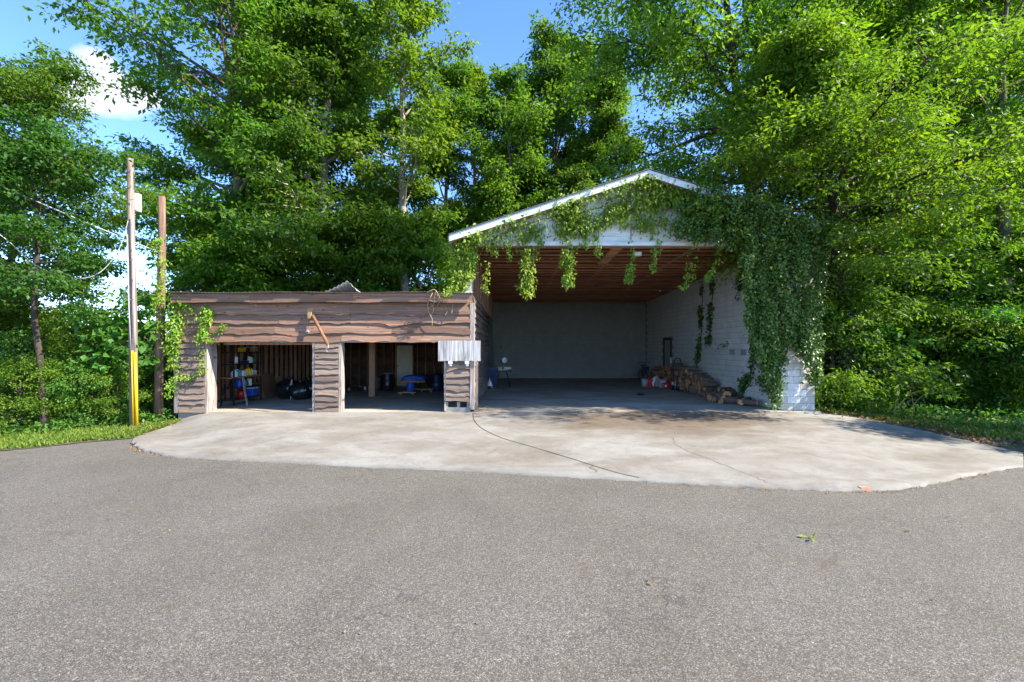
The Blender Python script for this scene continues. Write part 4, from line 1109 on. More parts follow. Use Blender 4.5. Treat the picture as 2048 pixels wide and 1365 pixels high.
# ------------------------------------------------------------------ things on the shed front
pn = empty('plywood_panel', (SX(920), YS-.13, SZ(722)), 'weathered grey plywood panel screwed over the shed front beside the bay opening', 'panel')
mb = MB(); rr = random.Random(4); n = 14; vs = []
yb = YS-.15
for i in range(n+1):
    x = SX(878)+(SX(962)-SX(878))*i/n
    for (yy, zz) in ((yb, SZ(682)+rr.uniform(-.006, .006)), (yb, SZ(722)+rr.uniform(-.008, .008)), (yb+.018, SZ(722)), (yb+.018, SZ(682))): vs.append((x, yy, zz))
fs = []
for i in range(n):
    for j in range(4): fs.append((i*4+j, i*4+(j+1) % 4, (i+1)*4+(j+1) % 4, (i+1)*4+j))
fs += [(0, 1, 2, 3), (n*4+3, n*4+2, n*4+1, n*4)]
mb.add(vs, fs); mb.build('sheet', M['ply_grey'], pn)
for px in (902, 935): 
    mb = MB(); mb.box(SX(px-4), SX(px+4), yb-.02, YS-.03, SZ(728), SZ(722.5)); mb.box(SX(px-2.5), SX(px+2.5), yb+.0, YS-.02, SZ(732), SZ(728)); mb.build('bracket', M['plast_white'], pn)
pa = empty('pipe_arm', (SX(622), YS-.06, SZ(624)), 'rusty pipe arm slanting down from a square plate on the shed front', 'pipe arm')
mb = MB(); mb.box(SX(617.5), SX(628.5), YS-.075, YS-.05, SZ(633), SZ(617)); mb.box(SX(621), SX(628), YS-.2, YS-.076, SZ(638), SZ(625)); mb.build('mounting_plate', M['rust_plate'], pa)
mb = MB(); mb.smooth = True; q0 = P(625.5, 632, YS-.16); q1 = P(656, 690, YS-.62); mb.tube([q0, q1], .045, 12); mb.build('pipe', M['rust'], pa)
mb = MB(); mb.tube([q1, q1+Vector((.02, -.03, -.09)), q1+Vector((-.05, -.02, -.12)), q1+Vector((-.03, 0, -.19))], .018, 6); mb.build('hook', M['metal_grey'], pa)
ch = empty('hanging_chain', (SX(618), YS-.09, SZ(627)), 'thin chain with a small pale bell cap hanging left of the rusty pipe arm', 'chain')
mb = MB()
for k in range(15):
    z = SZ(627)-.022-k*.031; a = (k % 2)*math.pi/2
    c = Vector((SX(618), YS-.09, z)); ex_ = Vector((math.cos(a), math.sin(a), 0))
    mb.tube([c+ex_*.009*math.cos(t)+Vector((0, 0, .02*math.sin(t))) for t in [6.2832*i/8 for i in range(9)]], .0035, 4, cap=False)
mb.build('links', M['chain'], ch)
mb = MB(); mb.smooth = True; mb.lathe([(.058, 0), (.05, .012), (.022, .04), (.012, .075)], (SX(617.5), YS-.09, SZ(665)), 12); mb.build('bell_cap', M['plast_white'], ch)

# ------------------------------------------------------------------ utility poles and cables
up1 = empty('utility_pole', (X(267, 12.75), 12.75, -.5), 'taller grey utility pole with a grey box and yellow cable guards at its foot', 'utility pole', 'utility poles left of the shed')
def pp(px, py, Y): return P(px, py, Y)
Y1 = 12.8
mb = MB(); mb.smooth = True
mb.tube([pp(268, 862, Y1), pp(266, 640, Y1), pp(262.5, 480, Y1), pp(261, 330, Y1), pp(261, 318, Y1)], [.105, .1, .092, .08, .062], 14); mb.build('pole', M['pole'], up1)
mb = MB(); mb.smooth = True
mb.tube([pp(270, 706, Y1-.17), pp(274, 857, Y1-.17)], .038, 10); mb.build('cable_guard', M['yellow'], up1)
mb = MB(); mb.smooth = True
mb.tube([pp(264.5, 702, Y1-.17), pp(267, 858, Y1-.17)], .028, 10); mb.build('cable_guard', M['yellow'], up1)
mb = MB(); mb.smooth = True
mb.tube([pp(254.5, 470, Y1-.11), pp(258, 620, Y1-.12), pp(262, 702, Y1-.15)], .016, 6); mb.tube([pp(265, 430, Y1-.13), pp(269, 640, Y1-.13), pp(270, 706, Y1-.16)], .02, 6)
mb.build('conduit', M['wire'], up1)
bxm = MB(); c = pp(273, 406, Y1+.12); bxm.obox(c, (.18, .14, .50)); bxm.obox(c+Vector((0, -.075, 0)), (.15, .02, .44)); bxm.build('meter_box', M['grey_box'], up1)
mb = MB(); mb.tube([pp(263, 345, Y1), pp(291, 346, Y1-.1)], .012, 6); mb.lathe([(.02, -.04), (.035, -.02), (.02, 0), (.035, .02), (.02, .04)], pp(290, 346, Y1-.1), 8); mb.build('insulator_arm', M['metal_grey'], up1)
for py in (340, 372, 500, 560):
    mb = MB(); mb.lathe([(.014, -.02), (.014, .02)], pp(261+(py-340)*.02, py, Y1-.10), 6, Matrix.Rotation(math.radians(90), 3, 'X')); mb.build('bolt', M['metal_grey'], up1)
Y2 = 13.6
for py in (400, 450, 520, 600, 680):
    mb = MB(); c = pp(264, py, Y1-.115); mb.box(c.x-.05, c.x+.05, c.y-.012, c.y, c.z-.012, c.z+.012); mb.build('conduit_strap', M['metal_grey'], up1)
up2 = empty('utility_pole', (X(318, Y2), Y2, -.45), 'shorter brown utility pole wrapped in a climbing vine beside the shed', 'utility pole', 'utility poles left of the shed')
mb = MB(); mb.smooth = True
mb.tube([pp(317, 856, Y2), pp(321, 640, Y2), pp(324, 480, Y2), pp(324, 394, Y2)], [.13, .118, .10, .09], 14); mb.build('pole', M['pole_dark'], up2)
mb = MB(); mb.tube([pp(317, 495, Y2-.12), pp(306, 500, Y2-.25)], .014, 6); mb.build('cable_clamp', M['metal_grey'], up2)
def sag(a, b, s, n=24): return [a.lerp(b, i/n)+Vector((0, 0, -s*4*(i/n)*(1-i/n))) for i in range(n+1)]
c1 = empty('overhead_cable', tuple(pp(306, 500, Y2-.25)), 'pale straight overhead cable running to the vine-wrapped pole', 'cable')
mb = MB(); mb.smooth = True; mb.tube(sag(pp(-420, 170, 9.5), pp(306, 500, Y2-.25), .12, 30), .015, 6); mb.build('cable_run', M['wire'], c1)
c2 = empty('overhead_cable', tuple(pp(258, 440, Y1-.12)), 'thin cable drooping in a loop from the side of the taller pole', 'cable')
mb = MB(); mb.smooth = True
loop = resample([pp(-150, 380, 10.6), pp(0, 470, 11.2), pp(70, 530, 11.6), pp(140, 556, 12.0), pp(190, 551, 12.3), pp(225, 520, 12.5), pp(245, 482, 12.65), pp(256, 442, Y1-.12)], 40)
mb.tube(loop, .011, 6); mb.build('cable_run', M['wire'], c2)
c3 = empty('guy_wire', tuple(pp(252, 575, Y1)), 'short slanted wire hanging beside the taller pole', 'wire')
mb = MB(); mb.tube([pp(254, 572, Y1-.05), pp(249, 592, Y1-.05), pp(247, 606, Y1-.05)], .012, 5); mb.tube([pp(247, 600, Y1-.05), pp(246, 612, Y1-.05)], .022, 6); mb.build('strand', M['wire'], c3)

# ------------------------------------------------------------------ shed contents
ZF = -.1
def floorp(px, py): return PZ(px, py, ZF)
sh = empty('shelf_unit', (-9.25, 15.6, ZF), 'black metal shelf unit loaded with bottles inside the left shed opening', 'shelf')
sy0, sy1, sx0, sx1 = 14.85, 16.45, -9.48, -9.08
for xx in (sx0, sx1):
    for yy in (sy0, sy1):
        mb = MB(); mb.box(xx-.02, xx+.02, yy-.02, yy+.02, ZF, 1.95); mb.build('upright', M['blackmetal'], sh)
SHZ = [.10, .47, .83, 1.27, 1.66]
for k, z in enumerate(SHZ):
    mb = MB(); mb.box(sx0-.015, sx1+.015, sy0-.02-(.18 if k == 2 else 0), sy1+.015, z-.03, z); mb.build('shelf_board', M['stud_orange'] if k in (2,) else M['blackmetal'], sh)
mb = MB(); mb.bar((sx0, sy0, .2), (sx0, sy1, 1.7), .02); mb.build('brace', M['blackmetal'], sh)
def shelf_at(px, z):
    x = -9.24; y = x*F/(px-CX); return Vector((x, y, z))
def bottle(px, z, w, h, m, cap, label, name='bottle', shape='bottle'):
    c = shelf_at(px, z+.001)
    o = empty(name, tuple(c), label, name.replace('_', ' '), 'containers on the shelf unit')
    mb = MB(); mb.smooth = True
    r = w/2
    if shape == 'bottle': mb.lathe([(r*.96, 0), (r, .01), (r, h*.62), (r*.8, h*.72), (r*.36, h*.82), (r*.34, h*.9)], c, 12)
    elif shape == 'can': mb.lathe([(r, 0), (r, h*.98), (r*.9, h)], c, 14)
    else: mb.smooth = False; mb.box(c.x-r*.8, c.x+r*.8, c.y-r, c.y+r, c.z, c.z+h*.9)
    mb.build('body', m, o)
    mb = MB(); mb.smooth = True
    if shape == 'bottle': mb.lathe([(r*.40, h*.89), (r*.40, h), (r*.3, h*1.005)], c, 10)
    elif shape == 'can': mb.lathe([(r*1.03, h*.94), (r*1.03, h*.985), (r*.9, h*1.02)], c, 14)
    else: mb.smooth = False; mb.box(c.x-r*.82, c.x+r*.82, c.y-r*1.02, c.y+r*1.02, c.z+h*.9, c.z+h)
    mb.build('cap', cap, o); return o
W_, T_ = M['plast_white'], M['teal']
bottle(465.5, SHZ[2], .12, .22, W_, T_, 'white bottle with teal cap at the left end of the middle shelf')
bottle(470.5, SHZ[2], .13, .26, W_, M['blue'], 'tall white bottle with blue cap beside the teal jugs')
bottle(475, SHZ[2], .13, .24, T_, W_, 'teal bottle with a white cap, left of its pair')
bottle(479, SHZ[2], .12, .23, T_, M['blue'], 'teal bottle with a blue cap, right of its pair')
bottle(485, SHZ[2], .10, .22, W_, M['red'], 'slim white bottle in the middle of the shelf')
bottle(489.5, SHZ[2], .13, .20, M['pink'], M['yel'], 'pinkish bottle with a yellow cap')
bottle(493.5, SHZ[2], .12, .28, M['yel'], M['black'], 'tall yellow bottle behind the yellow jug')
bottle(498, SHZ[2], .18, .26, M['yel'], M['yel'], 'big yellow jug on the middle shelf')
bottle(503.5, SHZ[2], .10, .24, W_, M['yel'], 'white bottle with yellow cap right of the yellow jug')
bottle(509, SHZ[2], .16, .15, M['greyplast'], W_, 'squat grey tub at the right end of the middle shelf', 'tub', 'can')
bottle(471, SHZ[3], .15, .22, W_, W_, 'white tub on the upper shelf', 'tub', 'can')
bottle(490, SHZ[3], .2, .08, M['darkblue'], M['blue'], 'flat blue box on the upper shelf', 'box', 'box')
bottle(498, SHZ[3], .10, .25, W_, M['black'], 'white spray can with a black cap on the upper shelf', 'spray_can', 'bottle')
bottle(502, SHZ[3], .10, .23, W_, M['green'], 'white spray can with a green cap on the upper shelf', 'spray_can', 'bottle')
bottle(508, SHZ[3], .14, .24, M['green'], M['black'], 'dark green jug on the upper shelf')
bottle(484, SHZ[4], .20, .14, M['yel'], M['yel'], 'yellow box on the top shelf', 'box', 'box')
bottle(494, SHZ[4], .14, .15, M['black'], M['beige'], 'small dark can on the top shelf', 'can', 'can')
bottle(508, SHZ[4], .22, .16, M['beige'], M['plast_white'], 'beige carton on the top shelf', 'box', 'box')
bottle(478.5, SHZ[1], .24, .34, M['blue'], M['bluelabel'], 'blue jug with a pale label on the lower shelf', 'jug', 'bottle')
bottle(487.5, SHZ[1], .10, .28, W_, M['green'], 'slim white bottle behind the leaning plank')
bottle(492.5, SHZ[1], .14, .24, M['green'], M['black'], 'dark green bottle on the lower shelf')
bottle(499, SHZ[1], .15, .24, W_, M['greyplast'], 'white tub at the right of the lower shelf', 'tub', 'can')
bottle(482, SHZ[0], .24, .22, M['red'], M['red'], 'red fuel can on the bottom shelf', 'fuel_can', 'can')
bottle(489, SHZ[0], .12, .12, M['beige'], W_, 'little beige tin beside the red fuel can', 'tin', 'can')
bottle(504.5, SHZ[0], .30, .28, M['blue'], W_, 'blue and white carton on the bottom shelf', 'carton', 'box')
lp = empty('leaning_plank', tuple(floorp(495, 812)), 'grey plank leaning against the front of the shelf unit', 'plank')
mb = MB(); mb.bar(floorp(495, 812), Vector((-9.02, 15.25, .80)), .09, .025, up=(1, 0, 0)); mb.build('board', M['trim'], lp)
for k, (yb, w, h, m, lab) in enumerate([(16.9, .75, .62, 'panel_brown', 'small brown hardboard sheet leaning on the shed wall next to the shelf'), (17.7, 1.2, .85, 'panel_brown', 'larger brown hardboard sheet leaning on the shed wall'), (18.4, 1.0, .70, 'plywood', 'pale plywood offcut behind the brown sheets')]):
    o = empty('hardboard_sheet', (-9.3, yb, ZF), lab, 'panel', 'panels leaning in the shed')
    mb = MB(); mb.bar((-9.28, yb, ZF+.005), (-9.62, yb, ZF+h), w, .014, up=(1, 0, .3)); mb.build('face', M[m], o)
# black plastic sacks
sk = random.Random(8)
def sack(c, r, h, label):
    o = empty('plastic_sack', tuple(c), label, 'sack', 'black sacks in the shed')
    mb = MB(); mb.smooth = True; ph = [sk.uniform(0, 6) for _ in range(6)]; n = 22; rows_ = 11; vs = []
    for j in range(rows_+1):
        t = j/rows_; z = h*t; rr_ = r*(math.sin(math.pi*min(.97, .13+.78*t))**.7)*(1 if t < .82 else .75)
        for i in range(n):
            a = 6.2832*i/n
            q = rr_*(1+.10*math.sin(3*a+ph[0]+4*t)+.07*math.sin(7*a+ph[1]-3*t)+.05*math.sin(11*a+ph[2]+9*t))
            vs.append((c.x+q*math.cos(a), c.y+q*math.sin(a), c.z+z*(1+.04*math.sin(5*a+ph[3]))))
    fs = [(j*n+i, j*n+(i+1) % n, (j+1)*n+(i+1) % n, (j+1)*n+i) for j in range(rows_) for i in range(n)]
    fs += [tuple(range(n-1, -1, -1)), tuple(rows_*n+i for i in range(n))]
    mb.add(vs, fs); mb.build('bag', M['sack'], o)
    mb = MB(); mb.smooth = True; mb.lathe([(.05, h*.93), (.035, h*1.0), (.09, h*1.10), (.02, h*1.09)], c, 9); mb.build('tied_neck', M['sack'], o)
sack(floorp(577, 797), .40, .72, 'bulging black sack nearest the shelf in the left opening')
sack(floorp(600, 799), .38, .62, 'low black sack in the middle of the heap in the left opening')
sack(floorp(617, 797), .42, .70, 'black sack half hidden behind the middle pier')
um = empty('folded_umbrella', tuple(floorp(587, 800)), 'black and white folded umbrella standing against the sacks', 'umbrella')
b0 = floorp(589, 798); mb = MB(); mb.smooth = True; mb.tube([b0+Vector((0, -.3, .02)), b0+Vector((-.02, -.2, .45)), b0+Vector((-.05, -.1, .72))], [.012, .055, .015], 8); mb.build('canopy', M['plast_white'], um)
mb = MB(); mb.tube([b0+Vector((-.05, -.1, .72)), b0+Vector((-.06, -.08, .86))], .012, 6); mb.build('handle', M['black'], um)
# right opening
def barrel(c, r, h, m, label, name='barrel'):
    o = empty(name, tuple(c), label, name)
    mb = MB(); mb.smooth = True
    mb.lathe([(r*.94, 0), (r, .03), (r, h*.3), (r*1.03, h*.33), (r, h*.36), (r, h*.64), (r*1.03, h*.67), (r, h*.70), (r, h*.96), (r*.95, h)], c, 20); mb.build('drum', m, o)
    mb = MB(); mb.smooth = True; mb.lathe([(r*1.02, h*.965), (r*1.04, h*.99), (r*.9, h*1.005), (r*.86, h*.985)], c, 20); mb.build('lid', M['greyplast'] if m is M['black'] else m, o); return o
barrel(floorp(776, 782), .22, .78, M['black'], 'black barrel with a grey rim beside the door in the shed')
barrel(floorp(757, 781), .2, .62, M['blackmetal'], 'short black bin half behind the wooden post', 'bin')
barrel(floorp(874, 782), .30, .70, M['darkblue'], 'dark blue drum by the right pier inside the shed', 'drum')
bb = floorp(822, 788)
o = empty('floor_board', (bb.x, bb.y-.1, ZF), 'pale wide plank lying flat on the shed floor under the blue drum', 'plank')
mb = MB(); mb.box(bb.x-.46, bb.x+.26, bb.y-.35, bb.y+.25, ZF+.06, ZF+.10)
mb.build('board', M['plywood'], o); mb = MB(); mb.box(bb.x-.40, bb.x-.30, bb.y-.33, bb.y+.23, ZF, ZF+.058); mb.box(bb.x+.10, bb.x+.20, bb.y-.33, bb.y+.23, ZF, ZF+.058); mb.build('runner', M['stud'], o)
barrel(Vector((bb.x+.0, bb.y, ZF+.102)), .17, .38, M['blue'], 'small blue drum carrying the plank table', 'drum')
o = empty('table_plank', (bb.x+.05, bb.y, ZF+.49), 'reddish plank laid across the small blue drum as a table', 'plank')
mb = MB(); mb.box(bb.x-.42, bb.x+.62, bb.y-.3, bb.y+.25, ZF+.49, ZF+.535); mb.build('board', M['stud_orange'], o)
o = empty('tarpaulin', (bb.x, bb.y, ZF+.537), 'crumpled bright blue tarpaulin heaped on the plank table', 'tarpaulin')
mb = MB(); mb.smooth = True; n = 26; rows_ = 9; vs = []; pr = random.Random(2)
for j in range(rows_+1):
    t = j/rows_; q = math.cos(t*math.pi/2)**.7
    for i in range(n):
        a = 6.2832*i/n; k = 1+.06*math.sin(5*a+2)+.05*math.sin(9*a+t*5)
        vs.append((bb.x+.10+(.50*q*k)*math.cos(a), bb.y+.24*q*k*math.sin(a)-.02, ZF+.538+.25*math.sin(t*math.pi/2)*(1+.08*math.sin(3*a+1)*(1-t))))
mb.add(vs, [(j*n+i, j*n+(i+1) % n, (j+1)*n+(i+1) % n, (j+1)*n+i) for j in range(rows_) for i in range(n)]+[tuple(range(n-1, -1, -1))])
mb.build('cloth', M['blue'], o)
mb = MB(); mb.tube([(bb.x-.25, bb.y-.22, ZF+.66), (bb.x+.1, bb.y-.25, ZF+.72), (bb.x+.45, bb.y-.2, ZF+.64)], .008, 5); mb.build('cord', M['wire'], o)
pb = floorp(846, 784)
o = empty('pallet', (pb.x, pb.y, ZF), 'low wooden pallet right of the blue drum', 'pallet')
for k in range(4):
    mb = MB(); mb.box(pb.x-.4, pb.x+.45, pb.y-.3+k*.2, pb.y-.17+k*.2, ZF+.10, ZF+.125); mb.build('slat', M['plywood'], o)
for k in (-.35, 0, .37):
    mb = MB(); mb.box(pb.x+k-.03, pb.x+k+.03, pb.y-.28, pb.y+.42, ZF, ZF+.099); mb.build('bearer', M['plywood'], o)
jb = floorp(723, 781)
for k in range(6):
    q = jb+Vector((pr.uniform(-.5, .5), pr.uniform(-.3, .5), 0))
    kinds = ['tin_can', 'paint_pot', 'rag', 'paint_pot', 'tin_can', 'jar']
    labs = ['small pale tin nearest the left jamb on the shed floor', 'dented paint pot among the floor clutter', 'white rag bundle on the shed floor by the post', 'dark paint pot at the back of the floor clutter', 'tall tin standing by the wooden post', 'clear-looking jar among the floor clutter']
    o = empty(kinds[k], tuple(q), labs[k], kinds[k].replace('_', ' '), 'clutter left of the shed post')
    mb = MB(); mb.smooth = True; h = pr.uniform(.08, .22); r_ = pr.uniform(.05, .09); mm = [M['plast_white'], M['greyplast'], M['plast_white'], M['black'], M['metal_grey'], M['greyplast']][k]
    mb.lathe([(r_, 0), (r_, h*.9), (r_*.9, h)], q, 10); mb.build('body', mm, o)
    mb = MB(); mb.lathe([(r_*1.05, h*.9), (r_*1.05, h*.97), (r_*.6, h*1.03)], q, 10); mb.build('lid', M['metal_grey'], o)

# ------------------------------------------------------------------ bay contents
FZ = -.1
ms = floorp(1006, 774)
st = empty('saw_stand', tuple(ms), 'black splay-legged stand under the miter saw', 'stand')
for sx_ in (-1, 1):
    for sy_ in (-1, 1):
        mb = MB(); mb.bar(ms+Vector((sx_*.36, sy_*.22, 0)), ms+Vector((sx_*.16, sy_*.12, .74)), .035); mb.build('leg', M['blackmetal'], st)
mb = MB(); mb.box(ms.x-.42, ms.x+.42, ms.y-.14, ms.y+.14, FZ+.742, FZ+.79); mb.build('rail', M['blackmetal'], st)
sw = empty('miter_saw', (ms.x, ms.y, FZ+.79), 'silver miter saw with its round blade guard raised on the black stand', 'saw')
mb = MB(); mb.smooth = False
mb.box(ms.x-.22, ms.x+.22, ms.y-.14, ms.y+.12, FZ+.792, FZ+.84); mb.build('table', M['silver'], sw)
mb = MB(); mb.box(ms.x-.36, ms.x-.05, ms.y+.10, ms.y+.13, FZ+.842, FZ+.95); mb.box(ms.x+.05, ms.x+.40, ms.y+.10, ms.y+.13, FZ+.842, FZ+.95); mb.build('fence', M['silver'], sw)
mb = MB(); mb.bar((ms.x-.05, ms.y+.16, FZ+.85), (ms.x+.03, ms.y+.05, FZ+1.22), .07, .06); mb.build('arm', M['silver'], sw)
mb = MB(); mb.smooth = True
Rx = Matrix.Rotation(math.radians(90), 3, 'X') @ Matrix.Rotation(math.radians(25), 3, 'Y')
mb.lathe([(.02, -.03), (.165, -.03), (.175, 0), (.165, .03), (.02, .03)], (ms.x+.07, ms.y-.02, FZ+1.28), 20, Rx); g_ = mb.build('blade_guard', M['silver'], sw)
mb = MB(); mb.lathe([(.01, .031), (.13, .032), (.13, .036), (.06, .04)], (ms.x+.07, ms.y-.02, FZ+1.28), 20, Rx); mb.build('blade', M['metal_grey'], sw)
mb = MB(); mb.smooth = True; mb.lathe([(.06, 0), (.06, .14), (.04, .16)], (ms.x+.03, ms.y+.02, FZ+1.22), 10, Matrix.Rotation(math.radians(-80), 3, 'Y')); mb.build('motor', M['blackmetal'], sw)
mb = MB(); mb.tube([(ms.x-.05, ms.y-.05, FZ+1.13), (ms.x-.22, ms.y-.1, FZ+1.12), (ms.x-.42, ms.y-.12, FZ+1.21)], .022, 6); mb.build('handle', M['silver'], sw)
bn = floorp(985, 776)
o = empty('wheeled_bin', tuple(bn), 'dark blue-black wheeled bin in the corner left of the saw stand', 'bin')
mb = MB(); mb.add([(bn.x-.2, bn.y-.2, FZ+.06), (bn.x+.2, bn.y-.2, FZ+.06), (bn.x+.2, bn.y+.2, FZ+.06), (bn.x-.2, bn.y+.2, FZ+.06), (bn.x-.26, bn.y-.28, FZ+.9), (bn.x+.26, bn.y-.28, FZ+.9), (bn.x+.26, bn.y+.28, FZ+.9), (bn.x-.26, bn.y+.28, FZ+.9)], [(0,3,2,1),(4,5,6,7),(0,1,5,4),(1,2,6,5),(2,3,7,6),(3,0,4,7)]); mb.build('body', M['darkblue'], o)
mb = MB(); mb.box(bn.x-.28, bn.x+.28, bn.y-.31, bn.y+.30, FZ+.902, FZ+.95); mb.tube([(bn.x-.2, bn.y+.3, FZ+.95), (bn.x-.2, bn.y+.38, FZ+.97), (bn.x+.2, bn.y+.38, FZ+.97), (bn.x+.2, bn.y+.3, FZ+.95)], .015, 6); mb.build('lid', M['black'], o)
for s_ in (-1, 1):
    mb = MB(); mb.lathe([(.02, -.02), (.09, -.02), (.09, .02), (.02, .02)], (bn.x+s_*.22, bn.y+.18, FZ+.09), 12, Matrix.Rotation(math.radians(90), 3, 'Y')); mb.build('wheel', M['black'], o)
cn_ = floorp(980, 777)+Vector((0, -.35, 0))
o = empty('cone_sprayer', tuple(cn_), 'pale cone-shaped sprayer standing on dark feet beside the shed wall', 'sprayer')
mb = MB(); mb.smooth = True; mb.lathe([(.125, .14), (.13, .17), (.10, .27), (.05, .36), (.022, .42), (.018, .50)], cn_, 14); mb.build('tank', M['plast_white'], o)
mb = MB(); mb.lathe([(.14, 0), (.14, .05), (.10, .139)], cn_, 12); mb.build('base', M['black'], o)
mb = MB(); mb.tube([cn_+Vector((.05, -.13, .12)), cn_+Vector((.12, -.16, .08)), cn_+Vector((.17, -.15, .01))], .013, 6); mb.build('hose', M['plast_white'], o)
rk = floorp(979, 768)
o = empty('wire_rack', tuple(rk), 'dark wire rack standing in the gloom behind the wheeled bin', 'rack')
for s_ in (-1, 1):
    mb = MB(); mb.tube([rk+Vector((s_*.22, .2, 0)), rk+Vector((s_*.22, .2, 1.75))], .015, 6); mb.build('upright', M['blackmetal'], o)
for k in range(5):
    mb = MB(); z = 1.05+k*.15; mb.tube([rk+Vector((-.22, .2, z)), rk+Vector((-.1, .05, z)), rk+Vector((.1, .05, z)), rk+Vector((.22, .2, z))], .010, 5); mb.build('rung', M['wire_dark'], o)

# right side of the bay
tl = floorp(1298, 768)+Vector((.05, .8, 0))
o = empty('bicycle', tuple(tl), 'dark bicycle parked end-on in the far right corner of the bay', 'bicycle')
for yy in (0, 1.0):
    mb = MB(); mb.smooth = True; cc = tl+Vector((0, yy, .33)); mb.tube([cc+Vector((0, .32*math.cos(t), .32*math.sin(t))) for t in [6.2832*i/20 for i in range(21)]], .022, 6, cap=False)
    wh = mb.build('wheel', M['black'], o)
    mb = MB(); mb.lathe([(.03, -.05), (.03, .05)], cc, 8, Matrix.Rotation(math.radians(90), 3, 'Y'))
    for i in range(8): mb.tube([cc, cc+Vector((0, .31*math.cos(i*.785), .31*math.sin(i*.785)))], .003, 3)
    sub(mb, 'hub', M['metal_grey'], wh, o)
mb = MB(); A_ = tl+Vector((0, .12, .78)); Bq = tl+Vector((0, .45, .33)); Cq = tl+Vector((0, .62, .80)); Dq = tl+Vector((0, 1.0, .33))
for a, b in ((A_, Bq), (A_, Cq), (Bq, Cq), (Bq, Dq), (Cq, Dq), (A_, tl+Vector((0, 0, .33))), (A_, A_+Vector((0, .02, .28)))): mb.tube([a, b], .02, 6)
mb.build('frame', M['blackmetal'], o)
mb = MB(); mb.smooth = True; mb.tube([A_+Vector((-.36, .12, .30)), A_+Vector((-.2, 0, .31)), A_+Vector((0, .02, .28)), A_+Vector((.2, 0, .31)), A_+Vector((.36, .12, .30))], .016, 6); mb.build('handlebar', M['black'], o)
mb = MB(); mb.box(Cq.x-.08, Cq.x+.08, Cq.y-.12, Cq.y+.16, Cq.z+.08, Cq.z+.14); mb.tube([Cq, Cq+Vector((0, 0, .1))], .015, 6); mb.build('saddle', M['black'], o)
mb = MB(); mb.box(tl.x-.17, tl.x+.17, tl.y-.12, tl.y+.10, tl.z+.62, tl.z+.86); mb.build('front_basket', M['blackmetal'], o)

def pail(c, r, h, m, label):
    o = empty('pail', tuple(c), label, 'pail', 'pails in the bay')
    mb = MB(); mb.smooth = True; mb.lathe([(r*.82, 0), (r, h), (r*.94, h), (r*.78, .02)], c, 16); mb.build('bucket', m, o)
    mb = MB(); mb.tube([c+Vector((r*math.cos(t), -.02, h+.0-.5*r*math.sin(t))) for t in [math.pi*i/8 for i in range(9)]], .006, 4); mb.build('handle', M['wire'], o)
pail(floorp(1289, 773), .17, .36, M['greyplast'], 'pale grey pail beside the red fuel can in the bay corner')
pail(floorp(1325, 776), .18, .38, M['greyplast'], 'grey pail left of the red chainsaw in front of the firewood')
def fuelcan(c, label):
    o = empty('fuel_can', tuple(c), label, 'fuel can')
    mb = MB(); mb.box(c.x-.15, c.x+.15, c.y-.1, c.y+.1, c.z, c.z+.30); mb.prism([(c.x-.15, c.z+.30), (c.x+.15, c.z+.30), (c.x+.06, c.z+.38), (c.x-.10, c.z+.38)], c.y-.09, c.y+.09); mb.build('body', M['red'], o)
    mb = MB(); mb.tube([c+Vector((.05, 0, .34)), c+Vector((.16, 0, .44)), c+Vector((.2, 0, .46))], .02, 6); mb.build('spout', M['black'], o)
    mb = MB(); mb.tube([c+Vector((-.1, 0, .37)), c+Vector((-.06, 0, .43)), c+Vector((.03, 0, .43)), c+Vector((.05, 0, .37))], .014, 6); mb.build('handle', M['red'], o)
fuelcan(floorp(1299, 773), 'red fuel can in front of the parked bicycle')
def chainsaw(c, body, label, rzz):
    o = empty('chainsaw', tuple(c), label, 'chainsaw', rz=0)
    R3 = Matrix.Rotation(rzz, 3, 'Z')
    def T(x, y, z): return c+R3 @ Vector((x, y, z))
    mb = MB(); mb.obox(T(0, 0, .13), (.24, .40, .22), R3); mb.obox(T(0, .02, .27), (.18, .28, .06), R3); mb.build('engine', body, o)
    mb = MB(); mb.smooth = True; mb.tube([T(-.13, -.1, .1), T(-.13, -.12, .34), T(0, -.13, .38), T(.13, -.12, .34), T(.13, -.1, .1)], .018, 6); mb.build('front_handle', M['black'], o)
    mb = MB(); mb.smooth = True; mb.tube([T(0, .2, .06), T(0, .42, .08), T(0, .44, .2), T(0, .18, .25)], .022, 6); mb.build('rear_handle', M['black'], o)
    mb = MB(); mb.obox(T(.08, -.42, .12), (.012, .5, .07), R3); mb.build('guide_bar', M['metal_grey'], o)
    mb = MB(); mb.lathe([(.03, 0), (.06, 0), (.06, .03), (.03, .03)], T(-.13, .05, .13), 12, R3 @ Matrix.Rotation(math.radians(-90), 3, 'Y')); mb.build('starter_cover', M['plast_white'], o)
def blower(c, m1, m2, label, name):
    o = empty(name, tuple(c), label, name.replace('_', ' '))
    mb = MB(); mb.smooth = True; mb.lathe([(.05, 0), (.17, .02), (.19, .1), (.17, .19), (.05, .21)], c+Vector((0, .1, .19)), 16, Matrix.Rotation(math.radians(90), 3, 'X')); mb.build('fan_housing', m1, o)
    mb = MB(); mb.obox(c+Vector((.02, .05, .42)), (.22, .2, .18)); mb.build('engine', m2, o)
    mb = MB(); mb.smooth = True; mb.tube([c+Vector((-.08, .05, .5)), c+Vector((-.06, .0, .62)), c+Vector((.06, 0, .64)), c+Vector((.12, .05, .5))], .02, 6); mb.build('handle', M['black'], o)
    mb = MB(); mb.smooth = True; mb.tube([c+Vector((.0, -.12, .14)), c+Vector((-.08, -.32, .09)), c+Vector((-.1, -.42, .06))], [.06, .05, .05], 8); mb.build('nozzle', M['black'], o)
chainsaw(floorp(1338, 778), M['red'], 'red chainsaw standing upright beside the grey pail', .5)
